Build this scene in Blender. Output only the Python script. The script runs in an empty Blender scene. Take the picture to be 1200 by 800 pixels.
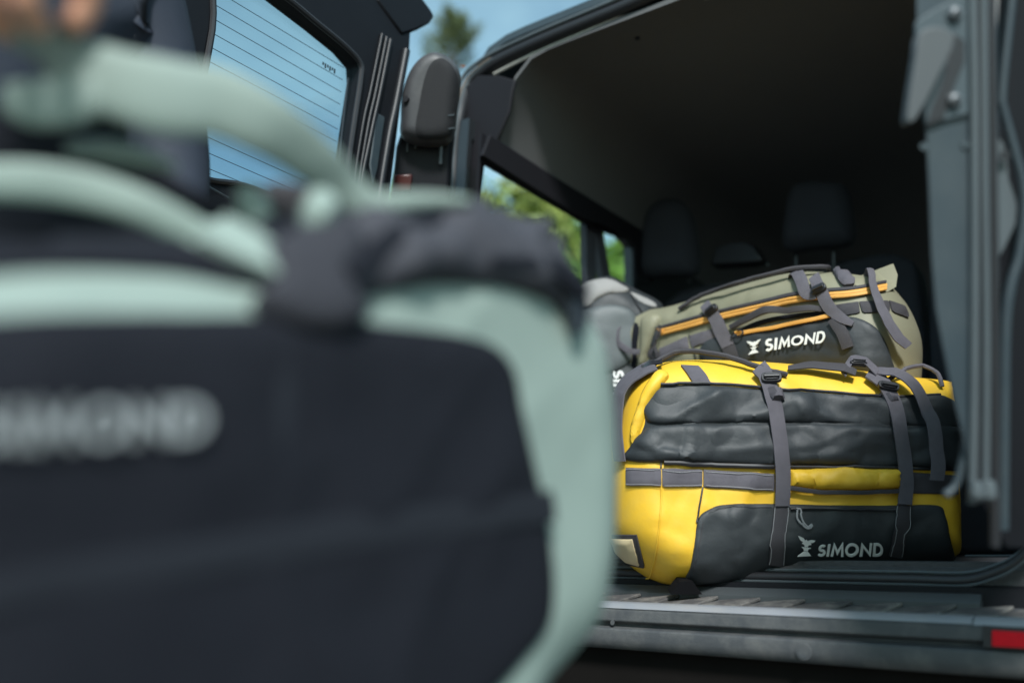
import bpy, bmesh, math, random
import numpy as np
from mathutils import Vector, Matrix, noise
from mathutils.bvhtree import BVHTree
from mathutils.geometry import delaunay_2d_cdt
random.seed(7)
rad = math.radians
S = bpy.context.scene
COL = S.collection

# ------------------------------------------------------------------ camera
EYE = np.array([0.0, 0.0, 0.66])
PITCH, YAW, ROLL, FPX = rad(12.5), rad(36.7), rad(2.9), 1040.0
FW = np.array([-math.sin(YAW)*math.cos(PITCH), math.cos(YAW)*math.cos(PITCH), math.sin(PITCH)])
_r0 = np.array([math.cos(YAW), math.sin(YAW), 0.0]); _u0 = np.cross(_r0, FW)
RT = math.cos(ROLL)*_r0 + math.sin(ROLL)*_u0
UP = -math.sin(ROLL)*_r0 + math.cos(ROLL)*_u0
cam = bpy.data.cameras.new('camera')
cam.sensor_width = 36.0; cam.lens = FPX/1200*36
cam.clip_start = 0.02; cam.clip_end = 3000
cam.dof.use_dof = True; cam.dof.focus_distance = 1.58; cam.dof.aperture_fstop = 1.3
camo = bpy.data.objects.new('camera', cam); COL.objects.link(camo)
camo.matrix_world = Matrix(((RT[0], UP[0], -FW[0], EYE[0]), (RT[1], UP[1], -FW[1], EYE[1]),
                            (RT[2], UP[2], -FW[2], EYE[2]), (0, 0, 0, 1)))
S.camera = camo

# ------------------------------------------------------------------ sky, sun, exposure
SUN_EL, SUN_HEAD = rad(40), rad(146)         # heading: clockwise from +Y
SKY_STRENGTH, SUN_STRENGTH, EXPOSURE = 0.15, 4.2, 0.12
W = bpy.data.worlds.new('World'); S.world = W; W.use_nodes = True
nt = W.node_tree; nt.nodes.clear()
wo = nt.nodes.new('ShaderNodeOutputWorld'); bg = nt.nodes.new('ShaderNodeBackground')
sky = nt.nodes.new('ShaderNodeTexSky'); sky.sky_type = 'NISHITA'; sky.sun_disc = False
sky.sun_elevation = SUN_EL; sky.sun_rotation = SUN_HEAD; sky.air_density = 1.0; sky.dust_density = 1.6; sky.ozone_density = 1.4
tc = nt.nodes.new('ShaderNodeTexCoord'); nz = nt.nodes.new('ShaderNodeTexNoise')
nz.inputs['Scale'].default_value = 2.6; nz.inputs['Detail'].default_value = 7; nz.inputs['Roughness'].default_value = .58
mp = nt.nodes.new('ShaderNodeMapping'); mp.inputs['Scale'].default_value = (1, 1, 2.2)
rp = nt.nodes.new('ShaderNodeValToRGB'); rp.color_ramp.elements[0].position = .34; rp.color_ramp.elements[1].position = .72
rp.color_ramp.elements[1].color = (.6, .6, .6, 1)
mx = nt.nodes.new('ShaderNodeMix'); mx.data_type = 'RGBA'
mx.inputs[7].default_value = (5.4, 6.2, 7.3, 1)
L = nt.links.new
L(tc.outputs['Generated'], mp.inputs['Vector']); L(mp.outputs['Vector'], nz.inputs['Vector'])
L(nz.outputs['Fac'], rp.inputs['Fac']); L(rp.outputs['Color'], mx.inputs[0]); L(sky.outputs['Color'], mx.inputs[6])
tn = nt.nodes.new('ShaderNodeMix'); tn.data_type = 'RGBA'; tn.blend_type = 'MULTIPLY'; tn.inputs[0].default_value = 1; tn.inputs[7].default_value = (.80, 1.08, 1.0, 1)
L(mx.outputs[2], tn.inputs[6]); L(tn.outputs[2], bg.inputs['Color']); bg.inputs['Strength'].default_value = SKY_STRENGTH
L(bg.outputs['Background'], wo.inputs['Surface'])
sl = bpy.data.lights.new('sun', 'SUN'); sl.energy = SUN_STRENGTH; sl.angle = rad(10)                # veiled by thin cloud: soft-edged shade; sl.color = (1, .95, .87)
so = bpy.data.objects.new('sun', sl); COL.objects.link(so)
sd = Vector((math.sin(SUN_HEAD)*math.cos(SUN_EL), math.cos(SUN_HEAD)*math.cos(SUN_EL), math.sin(SUN_EL)))
so.rotation_euler = sd.to_track_quat('Z', 'Y').to_euler()
S.view_settings.view_transform = 'Standard'; S.view_settings.look = 'None'
S.view_settings.exposure = EXPOSURE; S.view_settings.gamma = 1.0
S.render.engine = 'CYCLES'
S.cycles.max_bounces = 8; S.cycles.transparent_max_bounces = 12

# ------------------------------------------------------------------ picking points in space
def ray(x, y): return FW + RT*((x-600)/FPX) - UP*((y-400)/FPX)
def P(x, y, d): return EYE + ray(x, y)*d                     # a point at depth d
def on(x, y, ax, v):                                        # a point on a plane of the van
    r = ray(x, y); i = 'XYZ'.index(ax); return EYE + r*((v-EYE[i])/r[i])
def spline(pts, n=8, closed=False):
    p = np.array(pts, float); m = len(p); out = []
    rng = range(m) if closed else range(m-1)
    for i in rng:
        a = p[(i-1) % m] if closed or i > 0 else 2*p[0]-p[1]
        b, c = p[i], p[(i+1) % m]
        d = p[(i+2) % m] if closed or i+2 < m else 2*p[-1]-p[-2]
        for k in range(n):
            t = k/n
            out.append(.5*((2*b) + (c-a)*t + (2*a-5*b+4*c-d)*t*t + (3*b-a-3*c+d)*t**3))
    if not closed: out.append(p[-1])
    return np.array(out)
def resample(p, step, closed=False):
    p = np.array(p, float)
    if closed: p = np.vstack([p, p[:1]])
    s = np.r_[0, np.cumsum(np.linalg.norm(np.diff(p, axis=0), axis=1))]
    n = max(2, int(round(s[-1]/step))); t = np.linspace(0, s[-1], n+1)
    q = np.stack([np.interp(t, s, p[:, k]) for k in range(p.shape[1])], 1)
    return q[:-1] if closed else q
def seg_dist(q, poly):
    a = poly; b = np.roll(poly, -1, 0); ab = b-a; L2 = (ab**2).sum(1)+1e-18
    out = np.empty(len(q))
    for i in range(0, len(q), 500):
        c = q[i:i+500]
        t = np.clip(((c[:, None]-a)*ab).sum(2)/L2, 0, 1)
        out[i:i+500] = np.sqrt((((a+ab*t[..., None])-c[:, None])**2).sum(2)).min(1)
    return out
def inside(q, poly):
    x, y = q[:, 0], q[:, 1]; r = np.zeros(len(q), bool)
    a = poly; b = np.roll(poly, -1, 0)
    for (x0, y0), (x1, y1) in zip(a, b):
        c = ((y0 > y) != (y1 > y)); r ^= c & (x < (x1-x0)*(y-y0)/((y1-y0) if y1 != y0 else 1e-12)+x0)
    return r
def fill(poly, step, rings=()):
    """triangulate a 2-D outline with an even interior; returns points, triangles, distance to the outline"""
    lo, hi = poly.min(0), poly.max(0)
    gx, gy = np.meshgrid(np.arange(lo[0], hi[0], step), np.arange(lo[1], hi[1], step*.87))
    gx[1::2] += step/2
    g = np.stack([gx.ravel(), gy.ravel()], 1); g = g[inside(g, poly)]
    mr = max(rings) if rings else 0
    if len(g): g = g[seg_dist(g, poly) > max(.45*step, mr+.3*step)]
    if rings:
        t = np.roll(poly, -1, 0)-np.roll(poly, 1, 0); nn = np.stack([-t[:, 1], t[:, 0]], 1)
        nn /= np.linalg.norm(nn, axis=1)[:, None]+1e-12
        if not inside(poly[:1]+nn[:1]*step*.05, poly)[0]: nn = -nn
        for r in rings:
            q = poly+nn*r; q = q[inside(q, poly)]
            if len(q): g = np.vstack([g, q[np.abs(seg_dist(q, poly)-r) < .15*r+1e-4]])
    n = len(poly)
    vs = [Vector(v) for v in np.vstack([poly, g])]
    v, e, f, *_ = delaunay_2d_cdt(vs, [], [list(range(n))], 1, 1e-7)
    v = np.array([tuple(c) for c in v])
    return v, [list(t) for t in f], seg_dist(v, poly)

# ------------------------------------------------------------------ materials
def mat(name, col, rough=.5, metal=0.0, var=.12, vscale=14, bump=0.0, bscale=60, sheen=0.0, coat=0.0, spec=.5, weave=0.0, wscale=700, dust=None, dust_amt=.4, dust_scale=9, ribs=False):
    m = bpy.data.materials.new(name); m.use_nodes = True; t = m.node_tree; b = t.nodes['Principled BSDF']
    b.inputs['Roughness'].default_value = rough; b.inputs['Metallic'].default_value = metal
    b.inputs['Specular IOR Level'].default_value = spec
    b.inputs['Sheen Weight'].default_value = sheen; b.inputs['Coat Weight'].default_value = coat
    tcn = t.nodes.new('ShaderNodeTexCoord')
    n1 = t.nodes.new('ShaderNodeTexNoise'); n1.inputs['Scale'].default_value = vscale; n1.inputs['Detail'].default_value = 6
    t.links.new(tcn.outputs['Object'], n1.inputs['Vector'])
    mixn = t.nodes.new('ShaderNodeMix'); mixn.data_type = 'RGBA'
    c = np.array(col)
    mixn.inputs[6].default_value = (*(c*(1-var)), 1); mixn.inputs[7].default_value = (*np.minimum(c*(1+var), 1), 1)
    t.links.new(n1.outputs['Fac'], mixn.inputs[0])
    last = mixn.outputs[2]
    if dust:
        n3 = t.nodes.new('ShaderNodeTexNoise'); n3.inputs['Scale'].default_value = dust_scale; n3.inputs['Detail'].default_value = 9; n3.inputs['Roughness'].default_value = .7
        t.links.new(tcn.outputs['Object'], n3.inputs['Vector'])
        r3 = t.nodes.new('ShaderNodeValToRGB'); r3.color_ramp.elements[0].position = .45; r3.color_ramp.elements[1].position = .75
        r3.color_ramp.elements[1].color = (dust_amt,)*3+(1,)
        t.links.new(n3.outputs['Fac'], r3.inputs['Fac'])
        m3 = t.nodes.new('ShaderNodeMix'); m3.data_type = 'RGBA'; m3.inputs[7].default_value = (*dust, 1)
        t.links.new(r3.outputs['Color'], m3.inputs[0]); t.links.new(last, m3.inputs[6]); last = m3.outputs[2]
    t.links.new(last, b.inputs['Base Color'])
    if ribs:
        wv = t.nodes.new('ShaderNodeTexWave'); wv.bands_direction = 'DIAGONAL'; wv.inputs['Scale'].default_value = 210; wv.inputs['Distortion'].default_value = .6
        b2 = t.nodes.new('ShaderNodeBump'); b2.inputs['Strength'].default_value = .55; b2.inputs['Distance'].default_value = .001
        t.links.new(tcn.outputs['Object'], wv.inputs['Vector']); t.links.new(wv.outputs['Fac'], b2.inputs['Height']); t.links.new(b2.outputs['Normal'], b.inputs['Normal'])
    elif bump or weave:
        bp = t.nodes.new('ShaderNodeBump'); bp.inputs['Distance'].default_value = .002; bp.inputs['Strength'].default_value = max(bump, weave)
        n2 = t.nodes.new('ShaderNodeTexNoise'); n2.inputs['Scale'].default_value = wscale if weave else bscale; n2.inputs['Detail'].default_value = 5
        t.links.new(tcn.outputs['Object'], n2.inputs['Vector'])
        t.links.new(n2.outputs['Fac'], bp.inputs['Height']); t.links.new(bp.outputs['Normal'], b.inputs['Normal'])
    return m
def glass(name, tint, gl=.06):
    m = bpy.data.materials.new(name); m.use_nodes = True; t = m.node_tree; t.nodes.clear()
    o = t.nodes.new('ShaderNodeOutputMaterial'); a = t.nodes.new('ShaderNodeBsdfTransparent'); a.inputs['Color'].default_value = (*tint, 1)
    g = t.nodes.new('ShaderNodeBsdfGlossy'); g.inputs['Roughness'].default_value = .03
    x = t.nodes.new('ShaderNodeMixShader'); x.inputs[0].default_value = gl
    t.links.new(a.outputs[0], x.inputs[1]); t.links.new(g.outputs[0], x.inputs[2]); t.links.new(x.outputs[0], o.inputs['Surface'])
    return m
M = {}
M['yellow'] = mat('yellow_tarpaulin', (.80, .48, .030), .55, var=.07, dust=(.55, .40, .12), dust_amt=.25, dust_scale=18, bump=.12, bscale=160)
M['black_tarp'] = mat('black_tarpaulin', (.028, .033, .037), .56, var=.07, bump=.2, bscale=140, spec=.45)
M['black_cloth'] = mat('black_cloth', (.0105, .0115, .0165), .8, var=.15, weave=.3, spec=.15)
M['webbing'] = mat('grey_webbing', (.105, .098, .115), .8, var=.22, vscale=60, ribs=True)
M['dark_webbing'] = mat('dark_webbing', (.045, .042, .048), .75, var=.15, weave=.5, wscale=900)
M['plastic'] = mat('black_plastic', (.02, .02, .024), .35)
M['olive'] = mat('olive_tarpaulin', (.225, .217, .148), .6, var=.08, bump=.12, bscale=160)
M['orange'] = mat('orange_zip', (.72, .36, .08), .6, var=.1, weave=.4)
M['white_print'] = mat('white_print', (.78, .79, .77), .5, var=.03)
M['dull_print'] = mat('dull_print', (.29, .305, .31), .5, var=.03)
M['mint'] = mat('mint_tarpaulin', (.245, .305, .272), .7, var=.1, bump=.12, bscale=120)
M['grey_cloth'] = mat('pale_grey_cloth', (.27, .265, .26), .8, var=.08)
M['cream'] = mat('cream_card', (.62, .50, .30), .6, var=.05)
M['cord'] = mat('pale_cord', (.30, .30, .31), .7)
M['paint'] = mat('grey_blue_paint', (.026, .040, .050), .5, metal=.0, var=.06, coat=.1, dust=(.20, .21, .20), dust_amt=.10)
M['faint_tarp'] = mat('faint_black_webbing', (.017, .019, .025), .8, spec=.15)
M['rib'] = mat('black_rib_paint', (.012, .013, .016), .42, var=.2, spec=.35)
M['trim_black'] = mat('black_pillar_trim', (.010, .010, .013), .7, spec=.2)
M['dark_body'] = mat('dark_grey_body_paint', (.018, .021, .024), .35, var=.1, coat=.3)
M['dark_paint'] = mat('dark_glossy_paint', (.008, .0085, .011), .5, var=.2, spec=.18)
M['bumper'] = mat('grey_bumper_plastic', (.052, .057, .063), .65, var=.1, bump=.25, bscale=420, dust=(.26, .25, .23), dust_amt=.3, dust_scale=16)
M['tread'] = mat('dusty_tread_rubber', (.07, .066, .066), .75, var=.2, bump=.5, bscale=220, dust=(.36, .33, .29), dust_amt=.6, dust_scale=24)
M['trim'] = mat('dark_interior_trim', (.075, .076, .092), .65, var=.12, bump=.2, bscale=300)
M['seat'] = mat('dark_seat_fabric', (.028, .030, .039), .9, var=.15, weave=.3)
M['carpet'] = mat('cargo_carpet', (.065, .066, .070), .95, var=.35, vscale=120, weave=.8, wscale=350)
M['headliner'] = mat('beige_headliner', (.105, .106, .108), .95, var=.06, weave=.3, wscale=400)
M['cream_edge'] = mat('headliner_edge_cream', (.42, .40, .36), .6, var=.06)
M['rubber'] = mat('black_seal_rubber', (.018, .018, .021), .45)
M['grey_seal'] = mat('grey_painted_lip', (.080, .095, .104), .42, coat=.1)
M['lamp_shell'] = mat('lamp_cover_grey', (.042, .042, .046), .5, var=.1, bump=.2, bscale=300, dust=(.2, .19, .18), dust_amt=.3)
M['lamp_dark'] = mat('lamp_cover_dark', (.008, .008, .010), .8, var=.1, bump=.2, bscale=300)
M['red'] = mat('red_reflector', (.62, .004, .014), .45, var=.25, vscale=260, bump=.5, bscale=240, coat=.0, spec=.2)
M['lens_red'] = mat('red_lamp_lens', (.05, .006, .005), .3, var=.2)
M['steel'] = mat('zinc_screw', (.17, .18, .19), .5, metal=.6, var=.15)
M['latch'] = mat('latch_plate_grey', (.050, .068, .078), .5, metal=.0, var=.1)
M['fin'] = mat('latch_fin_grey', (.075, .083, .088), .6, var=.06)
M['glass'] = glass('tinted_glass', (.80, .86, .88))
M['clear_glass'] = glass('side_glass', (.95, .98, .96), .03)
M['heater'] = mat('heater_wire', (.02, .03, .04), .5)
M['skin'] = mat('skin', (.56, .27, .17), .5, var=.08, bump=.1)
M['jacket'] = mat('navy_jacket', (.020, .026, .042), .75, var=.2, weave=.3)
M['jeans'] = mat('dark_trousers', (.016, .018, .026), .8, var=.2, weave=.3)
M['hair'] = mat('brown_hair', (.05, .03, .02), .6, var=.3)
M['shoe'] = mat('dark_shoe', (.03, .025, .02), .6)
M['ground'] = mat('grey_gravel', (.105, .098, .088), .95, var=.35, vscale=3, bump=.8, bscale=40)
M['bark'] = mat('bark', (.10, .065, .042), .9, var=.3, bump=.8, bscale=20)
M['leaf'] = mat('green_leaves', (.14, .27, .04), .6, var=.5, vscale=1.2)
M['leaf_b'] = mat('olive_leaves', (.20, .25, .05), .6, var=.5, vscale=1.2)
M['needle'] = mat('pine_needles', (.11, .145, .055), .6, var=.5, vscale=1.5)
M['tyre'] = mat('tyre_rubber', (.02, .02, .02), .85)
M['rim'] = mat('wheel_rim', (.25, .25, .26), .35, metal=.7)

# ------------------------------------------------------------------ objects
BASE = {}
def thing(name, label, cat, loc, group=None):
    o = bpy.data.objects.new(name, None); COL.objects.link(o); o.location = loc; o.empty_display_size = .1
    o['label'] = label; o['category'] = cat
    if group: o['group'] = group
    BASE[o.name] = np.array(loc, float); return o
def link(name, v, f, m, parent=None, smooth=True, label=None):
    me = bpy.data.meshes.new(name); v = np.array(v, float)
    b = BASE.get(parent.name, np.zeros(3)) if parent else np.zeros(3)
    me.from_pydata([tuple(c) for c in (v-b)], [], [list(map(int, q)) for q in f])
    bm = bmesh.new(); bm.from_mesh(me); bmesh.ops.recalc_face_normals(bm, faces=bm.faces); bm.to_mesh(me); bm.free()
    me.materials.append(m)
    if smooth:
        me.shade_smooth()
        try: me.set_sharp_from_angle(angle=rad(42))
        except Exception: pass
    o = bpy.data.objects.new(name, me); COL.objects.link(o)
    if parent: o.parent = parent
    BASE[o.name] = b
    if label: o['label'] = label
    return o
def structure(o): o['kind'] = 'structure'; return o

class MB:                                                    # collects shapes for ONE mesh
    def __init__(s): s.v = []; s.f = []
    def add(s, v, f):
        k = len(s.v); s.v += [tuple(c) for c in v]; s.f += [[i+k for i in q] for q in f]; return s
def tube(pts, r, n=8, flat=1.0, updir=None):
    p = np.array(pts, float); m = len(p); r = np.broadcast_to(np.array(r, float), (m,)) if np.ndim(r) == 0 else np.interp(np.linspace(0, 1, m), np.linspace(0, 1, len(r)), r)
    t = np.gradient(p, axis=0); t /= np.linalg.norm(t, axis=1)[:, None]+1e-12
    u = np.array(updir if updir is not None else (-FW), float); v = []
    for i in range(m):
        a = np.cross(t[i], u); a /= np.linalg.norm(a)+1e-12; b = np.cross(a, t[i])
        for k in range(n):
            w = 2*math.pi*k/n; v.append(p[i]+a*math.cos(w)*r[i]+b*math.sin(w)*r[i]*flat)
    f = [[i*n+k, i*n+(k+1) % n, (i+1)*n+(k+1) % n, (i+1)*n+k] for i in range(m-1) for k in range(n)]
    f += [list(range(n)), list(range((m-1)*n, m*n))]
    return v, f
def extrude(outline, vec):                                   # a flat 3-D outline pushed along a vector
    a = np.array(outline, float); n = len(a); v = np.vstack([a, a+np.array(vec, float)])
    return v, [list(range(n)), list(range(n, 2*n))[::-1]]+[[i, (i+1) % n, n+(i+1) % n, n+i] for i in range(n)]
def ring(outer, inner, vec):                                 # a frame between two outlines of equal length
    a, b = np.array(outer, float), np.array(inner, float); n = len(a); vec = np.array(vec, float)
    v = np.vstack([a, b, a+vec, b+vec]); f = []
    for i in range(n):
        j = (i+1) % n
        f += [[i, j, n+j, n+i], [2*n+i, 2*n+j, 3*n+j, 3*n+i], [i, j, 2*n+j, 2*n+i], [n+i, n+j, 3*n+j, 3*n+i]]
    return v, f
def box(lo, hi):
    (a, b, c), (d, e, g) = lo, hi
    v = [(a, b, c), (d, b, c), (d, e, c), (a, e, c), (a, b, g), (d, b, g), (d, e, g), (a, e, g)]
    return v, [[0, 1, 2, 3], [4, 5, 6, 7], [0, 1, 5, 4], [1, 2, 6, 5], [2, 3, 7, 6], [3, 0, 4, 7]]
def bevel(o, w, seg=2):
    m = o.modifiers.new('bevel', 'BEVEL'); m.width = w; m.segments = seg; m.limit_method = 'ANGLE'; m.angle_limit = rad(35); return o

# ------------------------------------------------------------------ soft bags: bodies and what is sewn onto them
def fbm(p, s, oct=3):
    v = 0; a = 1.0; q = Vector(p)*s
    for _ in range(oct): v += a*noise.noise(q); q = q*2.03+Vector((3.1, 1.7, 5.2)); a *= .5
    return v
def folds(p, s, ax):                                         # stretched ridges like creased cloth
    q = Vector((p[0]*ax[0], p[1]*ax[1], p[2]*ax[2]))*s
    w = Vector((noise.noise(q*.6), noise.noise(q*.6+Vector((9, 2, 4))), noise.noise(q*.6+Vector((1, 7, 3)))))*.7
    return (1-abs(noise.noise(q+w)))**3-.35
def crinkle(p, s, ax=(1, 1, 1)):                            # faceted creases of stiff coated cloth
    q = Vector((p[0]*ax[0], p[1]*ax[1], p[2]*ax[2]))*s
    q += Vector((noise.noise(q*.8), noise.noise(q*.8+Vector((5, 1, 8))), noise.noise(q*.8+Vector((2, 9, 4)))))*.55
    d = noise.voronoi(q)[0]
    return min(d[1]-d[0], .5)-.2
class Bag:
    def __init__(s, outline_px, O, u, n, H, R, step=.009, back=1.0, wob=.004, fold=.004, fs=5.0, fax=(1, 1, .6), pw=2.0, crk=0.0):
        s.O, s.u, s.n = np.array(O, float), np.array(u, float), np.array(n, float)
        s.u /= np.linalg.norm(s.u); s.n /= np.linalg.norm(s.n)
        s.w = np.cross(s.n, s.u); s.w /= np.linalg.norm(s.w)
        if s.w[2] < 0: s.w = -s.w
        q = spline(outline_px, 8, True); p2 = []
        for x, y in q:
            r = ray(x, y); t = ((s.O-EYE)@s.n)/(r@s.n); h = EYE+r*t-s.O; p2.append((h@s.u, h@s.w))
        poly = resample(np.array(p2), step*.8, True)
        v, f, d = fill(poly, step, (R*.012, R*.05, R*.12))
        e = np.clip(d/R, 0, 1); h = (1-(1-e)**pw)**(1/pw)
        fade = np.clip(d/(R*.5), 0, 1)
        V, top, bot = [], [], []
        for i, (a, b) in enumerate(v):
            base = s.O+s.u*a+s.w*b
            c = base+s.n*H*h[i]
            k = wob*fbm(c, 7)+fold*folds(c, fs, fax)+crk*crinkle(c, 15)
            c = c+s.n*k*fade[i]
            top.append(len(V)); V.append(c)
            if d[i] < 1e-6: bot.append(top[-1])
            else: bot.append(len(V)); V.append(base-s.n*H*back*h[i]+s.n*wob*fbm(base, 9)*fade[i])
        s.v = np.array(V); s.f = [[top[i] for i in t] for t in f]+[[bot[i] for i in t][::-1] for t in f]
        s.tree = BVHTree.FromPolygons([Vector(c) for c in s.v], s.f)
        s.depth = (s.O-EYE)@FW
    def body(s, name, m, parent): return link(name, s.v, s.f, m, parent)
    def hit(s, x, y):
        r = Vector(ray(x, y)); l, n, *_ = s.tree.ray_cast(Vector(EYE), r.normalized())
        d = np.array(ray(x, y)); t = ((s.O-EYE)@s.n)/(d@s.n); mid = EYE+d*t
        if l is None or (np.array(l)-EYE)@FW > (mid-EYE)@FW+.002:      # past the rim: the nearest cloth of the near half
            l, n, *_ = s.tree.find_nearest(Vector(mid))
        n = np.array(n)
        if n@ray(x, y) > 0: n = -n
        return np.array(l), n
    def panel(s, name, poly_px, m, parent, lift=.004, puff=0.0, edge=16, wr=0.0, wscale=9, wax=(1, 1, .6), crk=0.0, step=5, smooth_corners=True, label=None):
        q = spline(poly_px, 6, True) if smooth_corners else np.array(poly_px, float)
        q = resample(q, step*.8, True)
        v, f, d = fill(q, step, (1.2,) if puff else ())
        V, nb = [], len(v)
        pts = [s.hit(x, y) for x, y in v]
        for (l, n), dd in zip(pts, d):
            e = min(dd/edge, 1); h = math.sqrt(1-(1-e)**2)
            k = lift*(.6+.4*min(dd/3, 1))+puff*h+(wr*folds(l, wscale, wax)+wr*.5*fbm(l, wscale*1.4)+crk*crinkle(l, 13, (.6, .6, 1.5)))*h
            V.append(l+n*k)
        V += [l-n*.003 for (l, n) in pts]
        F = list(f)+[[i+nb for i in t][::-1] for t in f]
        cnt = {}
        for t in f:
            for a, b in zip(t, t[1:]+t[:1]): cnt[(a, b)] = 1
        F += [[a, b, b+nb, a+nb] for (a, b) in cnt if (b, a) not in cnt]
        return link(name, V, F, m, parent, label=label)
    def strap(s, name, path, width, m, parent, lift=.007, floats=None, thick=.0025, n=10, twist=None, label=None):
        c = spline(path, n); k = len(c); t = np.gradient(c, axis=0); t /= np.linalg.norm(t, axis=1)[:, None]+1e-9
        nn = np.stack([-t[:, 1], t[:, 0]], 1)
        wd = np.interp(np.linspace(0, 1, k), np.linspace(0, 1, len(width)), width) if np.ndim(width) else np.full(k, float(width))
        fl = np.interp(np.linspace(0, 1, k), np.linspace(0, 1, len(floats)), floats) if floats is not None else np.zeros(k)
        L3 = np.zeros((k, 3, 3)); N3 = np.zeros((k, 3))
        for i in range(k):
            ns = []
            for j, q in enumerate((-.5, 0, .5)):
                l, n_ = s.hit(*(c[i]+nn[i]*wd[i]*q)); L3[i, j] = l; ns.append(n_)
            N3[i] = np.mean(ns, 0)
        for _ in range(2):
            N3[1:-1] = (N3[:-2]+N3[1:-1]*2+N3[2:])/4
            L3[1:-1] = (L3[:-2]+L3[1:-1]*2+L3[2:])/4
        N3 /= np.linalg.norm(N3, axis=1)[:, None]
        V, F = [], []
        for i in range(k):
            lf = lift+fl[i]
            for j in range(3): V.append(L3[i, j]+N3[i]*(lf+(.0012 if j == 1 else 0)))
            for j in (2, 1, 0): V.append(L3[i, j]+N3[i]*(lf-thick))
        for i in range(k-1):
            for j in range(6): a, b = i*6+j, i*6+(j+1) % 6; F.append([a, b, b+6, a+6])
        F += [list(range(6)), list(range((k-1)*6, k*6))]
        return link(name, V, F, m, parent, label=label)
    def line(s, name, path, r, m, parent, lift=.004, floats=None, n=8, label=None):
        c = spline(path, n); k = len(c)
        fl = np.interp(np.linspace(0, 1, k), np.linspace(0, 1, len(floats)), floats) if floats is not None else np.zeros(k)
        p = []
        for i in range(k): l, nn = s.hit(*c[i]); p.append(l+nn*(lift+fl[i]))
        return link(name, *tube(p, r, 7), m, parent, label=label)
    def buckle(s, path_c, ang, w, h, parent, lift=.012):
        """a side-release buckle: rounded body with a raised bar, laid on the strap"""
        l, n = s.hit(*path_c); px = s_px(l)
        a = RT*math.cos(ang)-UP*math.sin(ang); a -= n*(a@n); a /= np.linalg.norm(a); b = np.cross(n, a)
        mb = MB(); o = []
        for k in range(16):
            th = 2*math.pi*k/16; cx, cy = math.cos(th), math.sin(th)
            o.append(l+n*lift+a*px*w/2*math.copysign(abs(cx)**.5, cx)+b*px*h/2*math.copysign(abs(cy)**.6, cy))
        mb.add(*extrude(o, -n*.008))
        o2 = [l+n*lift+(p-l-n*lift)*np.array(.78) for p in o]
        mb.add(*extrude([p+n*.003 for p in o2], -n*.002))
        bk = link('buckle', mb.v, mb.f, M['plastic'], parent)
        bevel(bk, .0012)
        q = [l+n*(lift+.005)-a*px*w*.36-b*px*h*.1, l+n*(lift+.005)+a*px*w*.36-b*px*h*.1]
        link('buckle_bar', *tube(q, px*h*.13, 8), M['plastic'], bk)
        return bk
def s_px(l): return ((l-EYE)@FW)/FPX                          # size of one pixel of the photograph at this depth

# lettering: stroked outlines, printed on cloth
def strip(pts, w, closed=False):
    p = np.array(pts, float); n = len(p); L_, R_ = [], []
    for i in range(n):
        a = p[i]-p[i-1] if (i > 0 or closed) else p[1]-p[0]
        b = p[(i+1) % n]-p[i] if (i < n-1 or closed) else p[-1]-p[-2]
        a = a/np.linalg.norm(a); b = b/np.linalg.norm(b); na = np.array([-a[1], a[0]]); nb = np.array([-b[1], b[0]])
        m = na+nb; m /= np.linalg.norm(m)+1e-9; k = min(w/2/max(m@na, .3), w*1.15)
        L_.append(p[i]+m*k); R_.append(p[i]-m*k)
    v = L_+R_; f = [[i, (i+1) % n, n+(i+1) % n, n+i] for i in range(n if closed else n-1)]
    return v, f
def arc(cx, cy, rx, ry, a0, a1, n=14): return [(cx+rx*math.cos(rad(a0+(a1-a0)*i/n)), cy+ry*math.sin(rad(a0+(a1-a0)*i/n))) for i in range(n+1)]
SW = .19
GLY = {
 'S': (.56, [(arc(.27, .70, .20, .205, 40, 180, 8)+arc(.27, .70, .20, .195, 180, 262, 5)[1:]+arc(.27, .305, .22, .205, 78, 0, 5)+arc(.27, .30, .22, .205, 0, -150, 8)[1:], False)]),
 'I': (.28, [([(.14, 0), (.14, 1)], False)]),
 'M': (1.02, [([(.10, 0), (.20, .90), (.51, .28), (.82, .90), (.92, 0)], False)]),
 'O': (.96, [(arc(.48, .5, .385, .405, 0, 345, 23), True)]),
 'N': (.84, [([(.12, 0), (.12, .85), (.72, .15), (.72, 1)], False)]),
 'D': (.84, [([(.12, .095), (.12, .905)]+arc(.34, .5, .36, .405, 88, -88, 14), True)]),
}
def word(text):
    v, f, x = [], [], 0
    for ch in text:
        wd, strokes = GLY[ch]
        for pts, cl in strokes:
            a, b = strip(pts, SW, cl); k = len(v); v += [(q[0]+x, q[1]) for q in a]; f += [[i+k for i in t] for t in b]
        x += wd+.08
    return np.array(v), f, x-.08
def emblem():
    """spread bird above a stepped block"""
    polys = [[(0, 1.0), (.26, .97), (.46, .86), (.54, .93), (.62, .86), (.80, .96), (1.0, 1.0), (.90, .84), (.76, .76), (.82, .68), (.66, .63), (.60, .52), (.42, .52), (.38, .63), (.20, .66), (.28, .75), (.12, .81)],
             [(.20, .48), (.80, .48), (.66, .40), (.62, .29), (.38, .29), (.34, .40)],
             [(.0, 0), (.84, 0), (.72, .15), (.62, .25), (.38, .25), (.22, .14)]]
    v, f = [], []
    for p in polys:
        k = len(v); q, t, _ = fill(np.array(p), .5); v += [tuple(c) for c in q]; f += [[i+k for i in c] for c in t]
    return np.array(v), f
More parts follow.
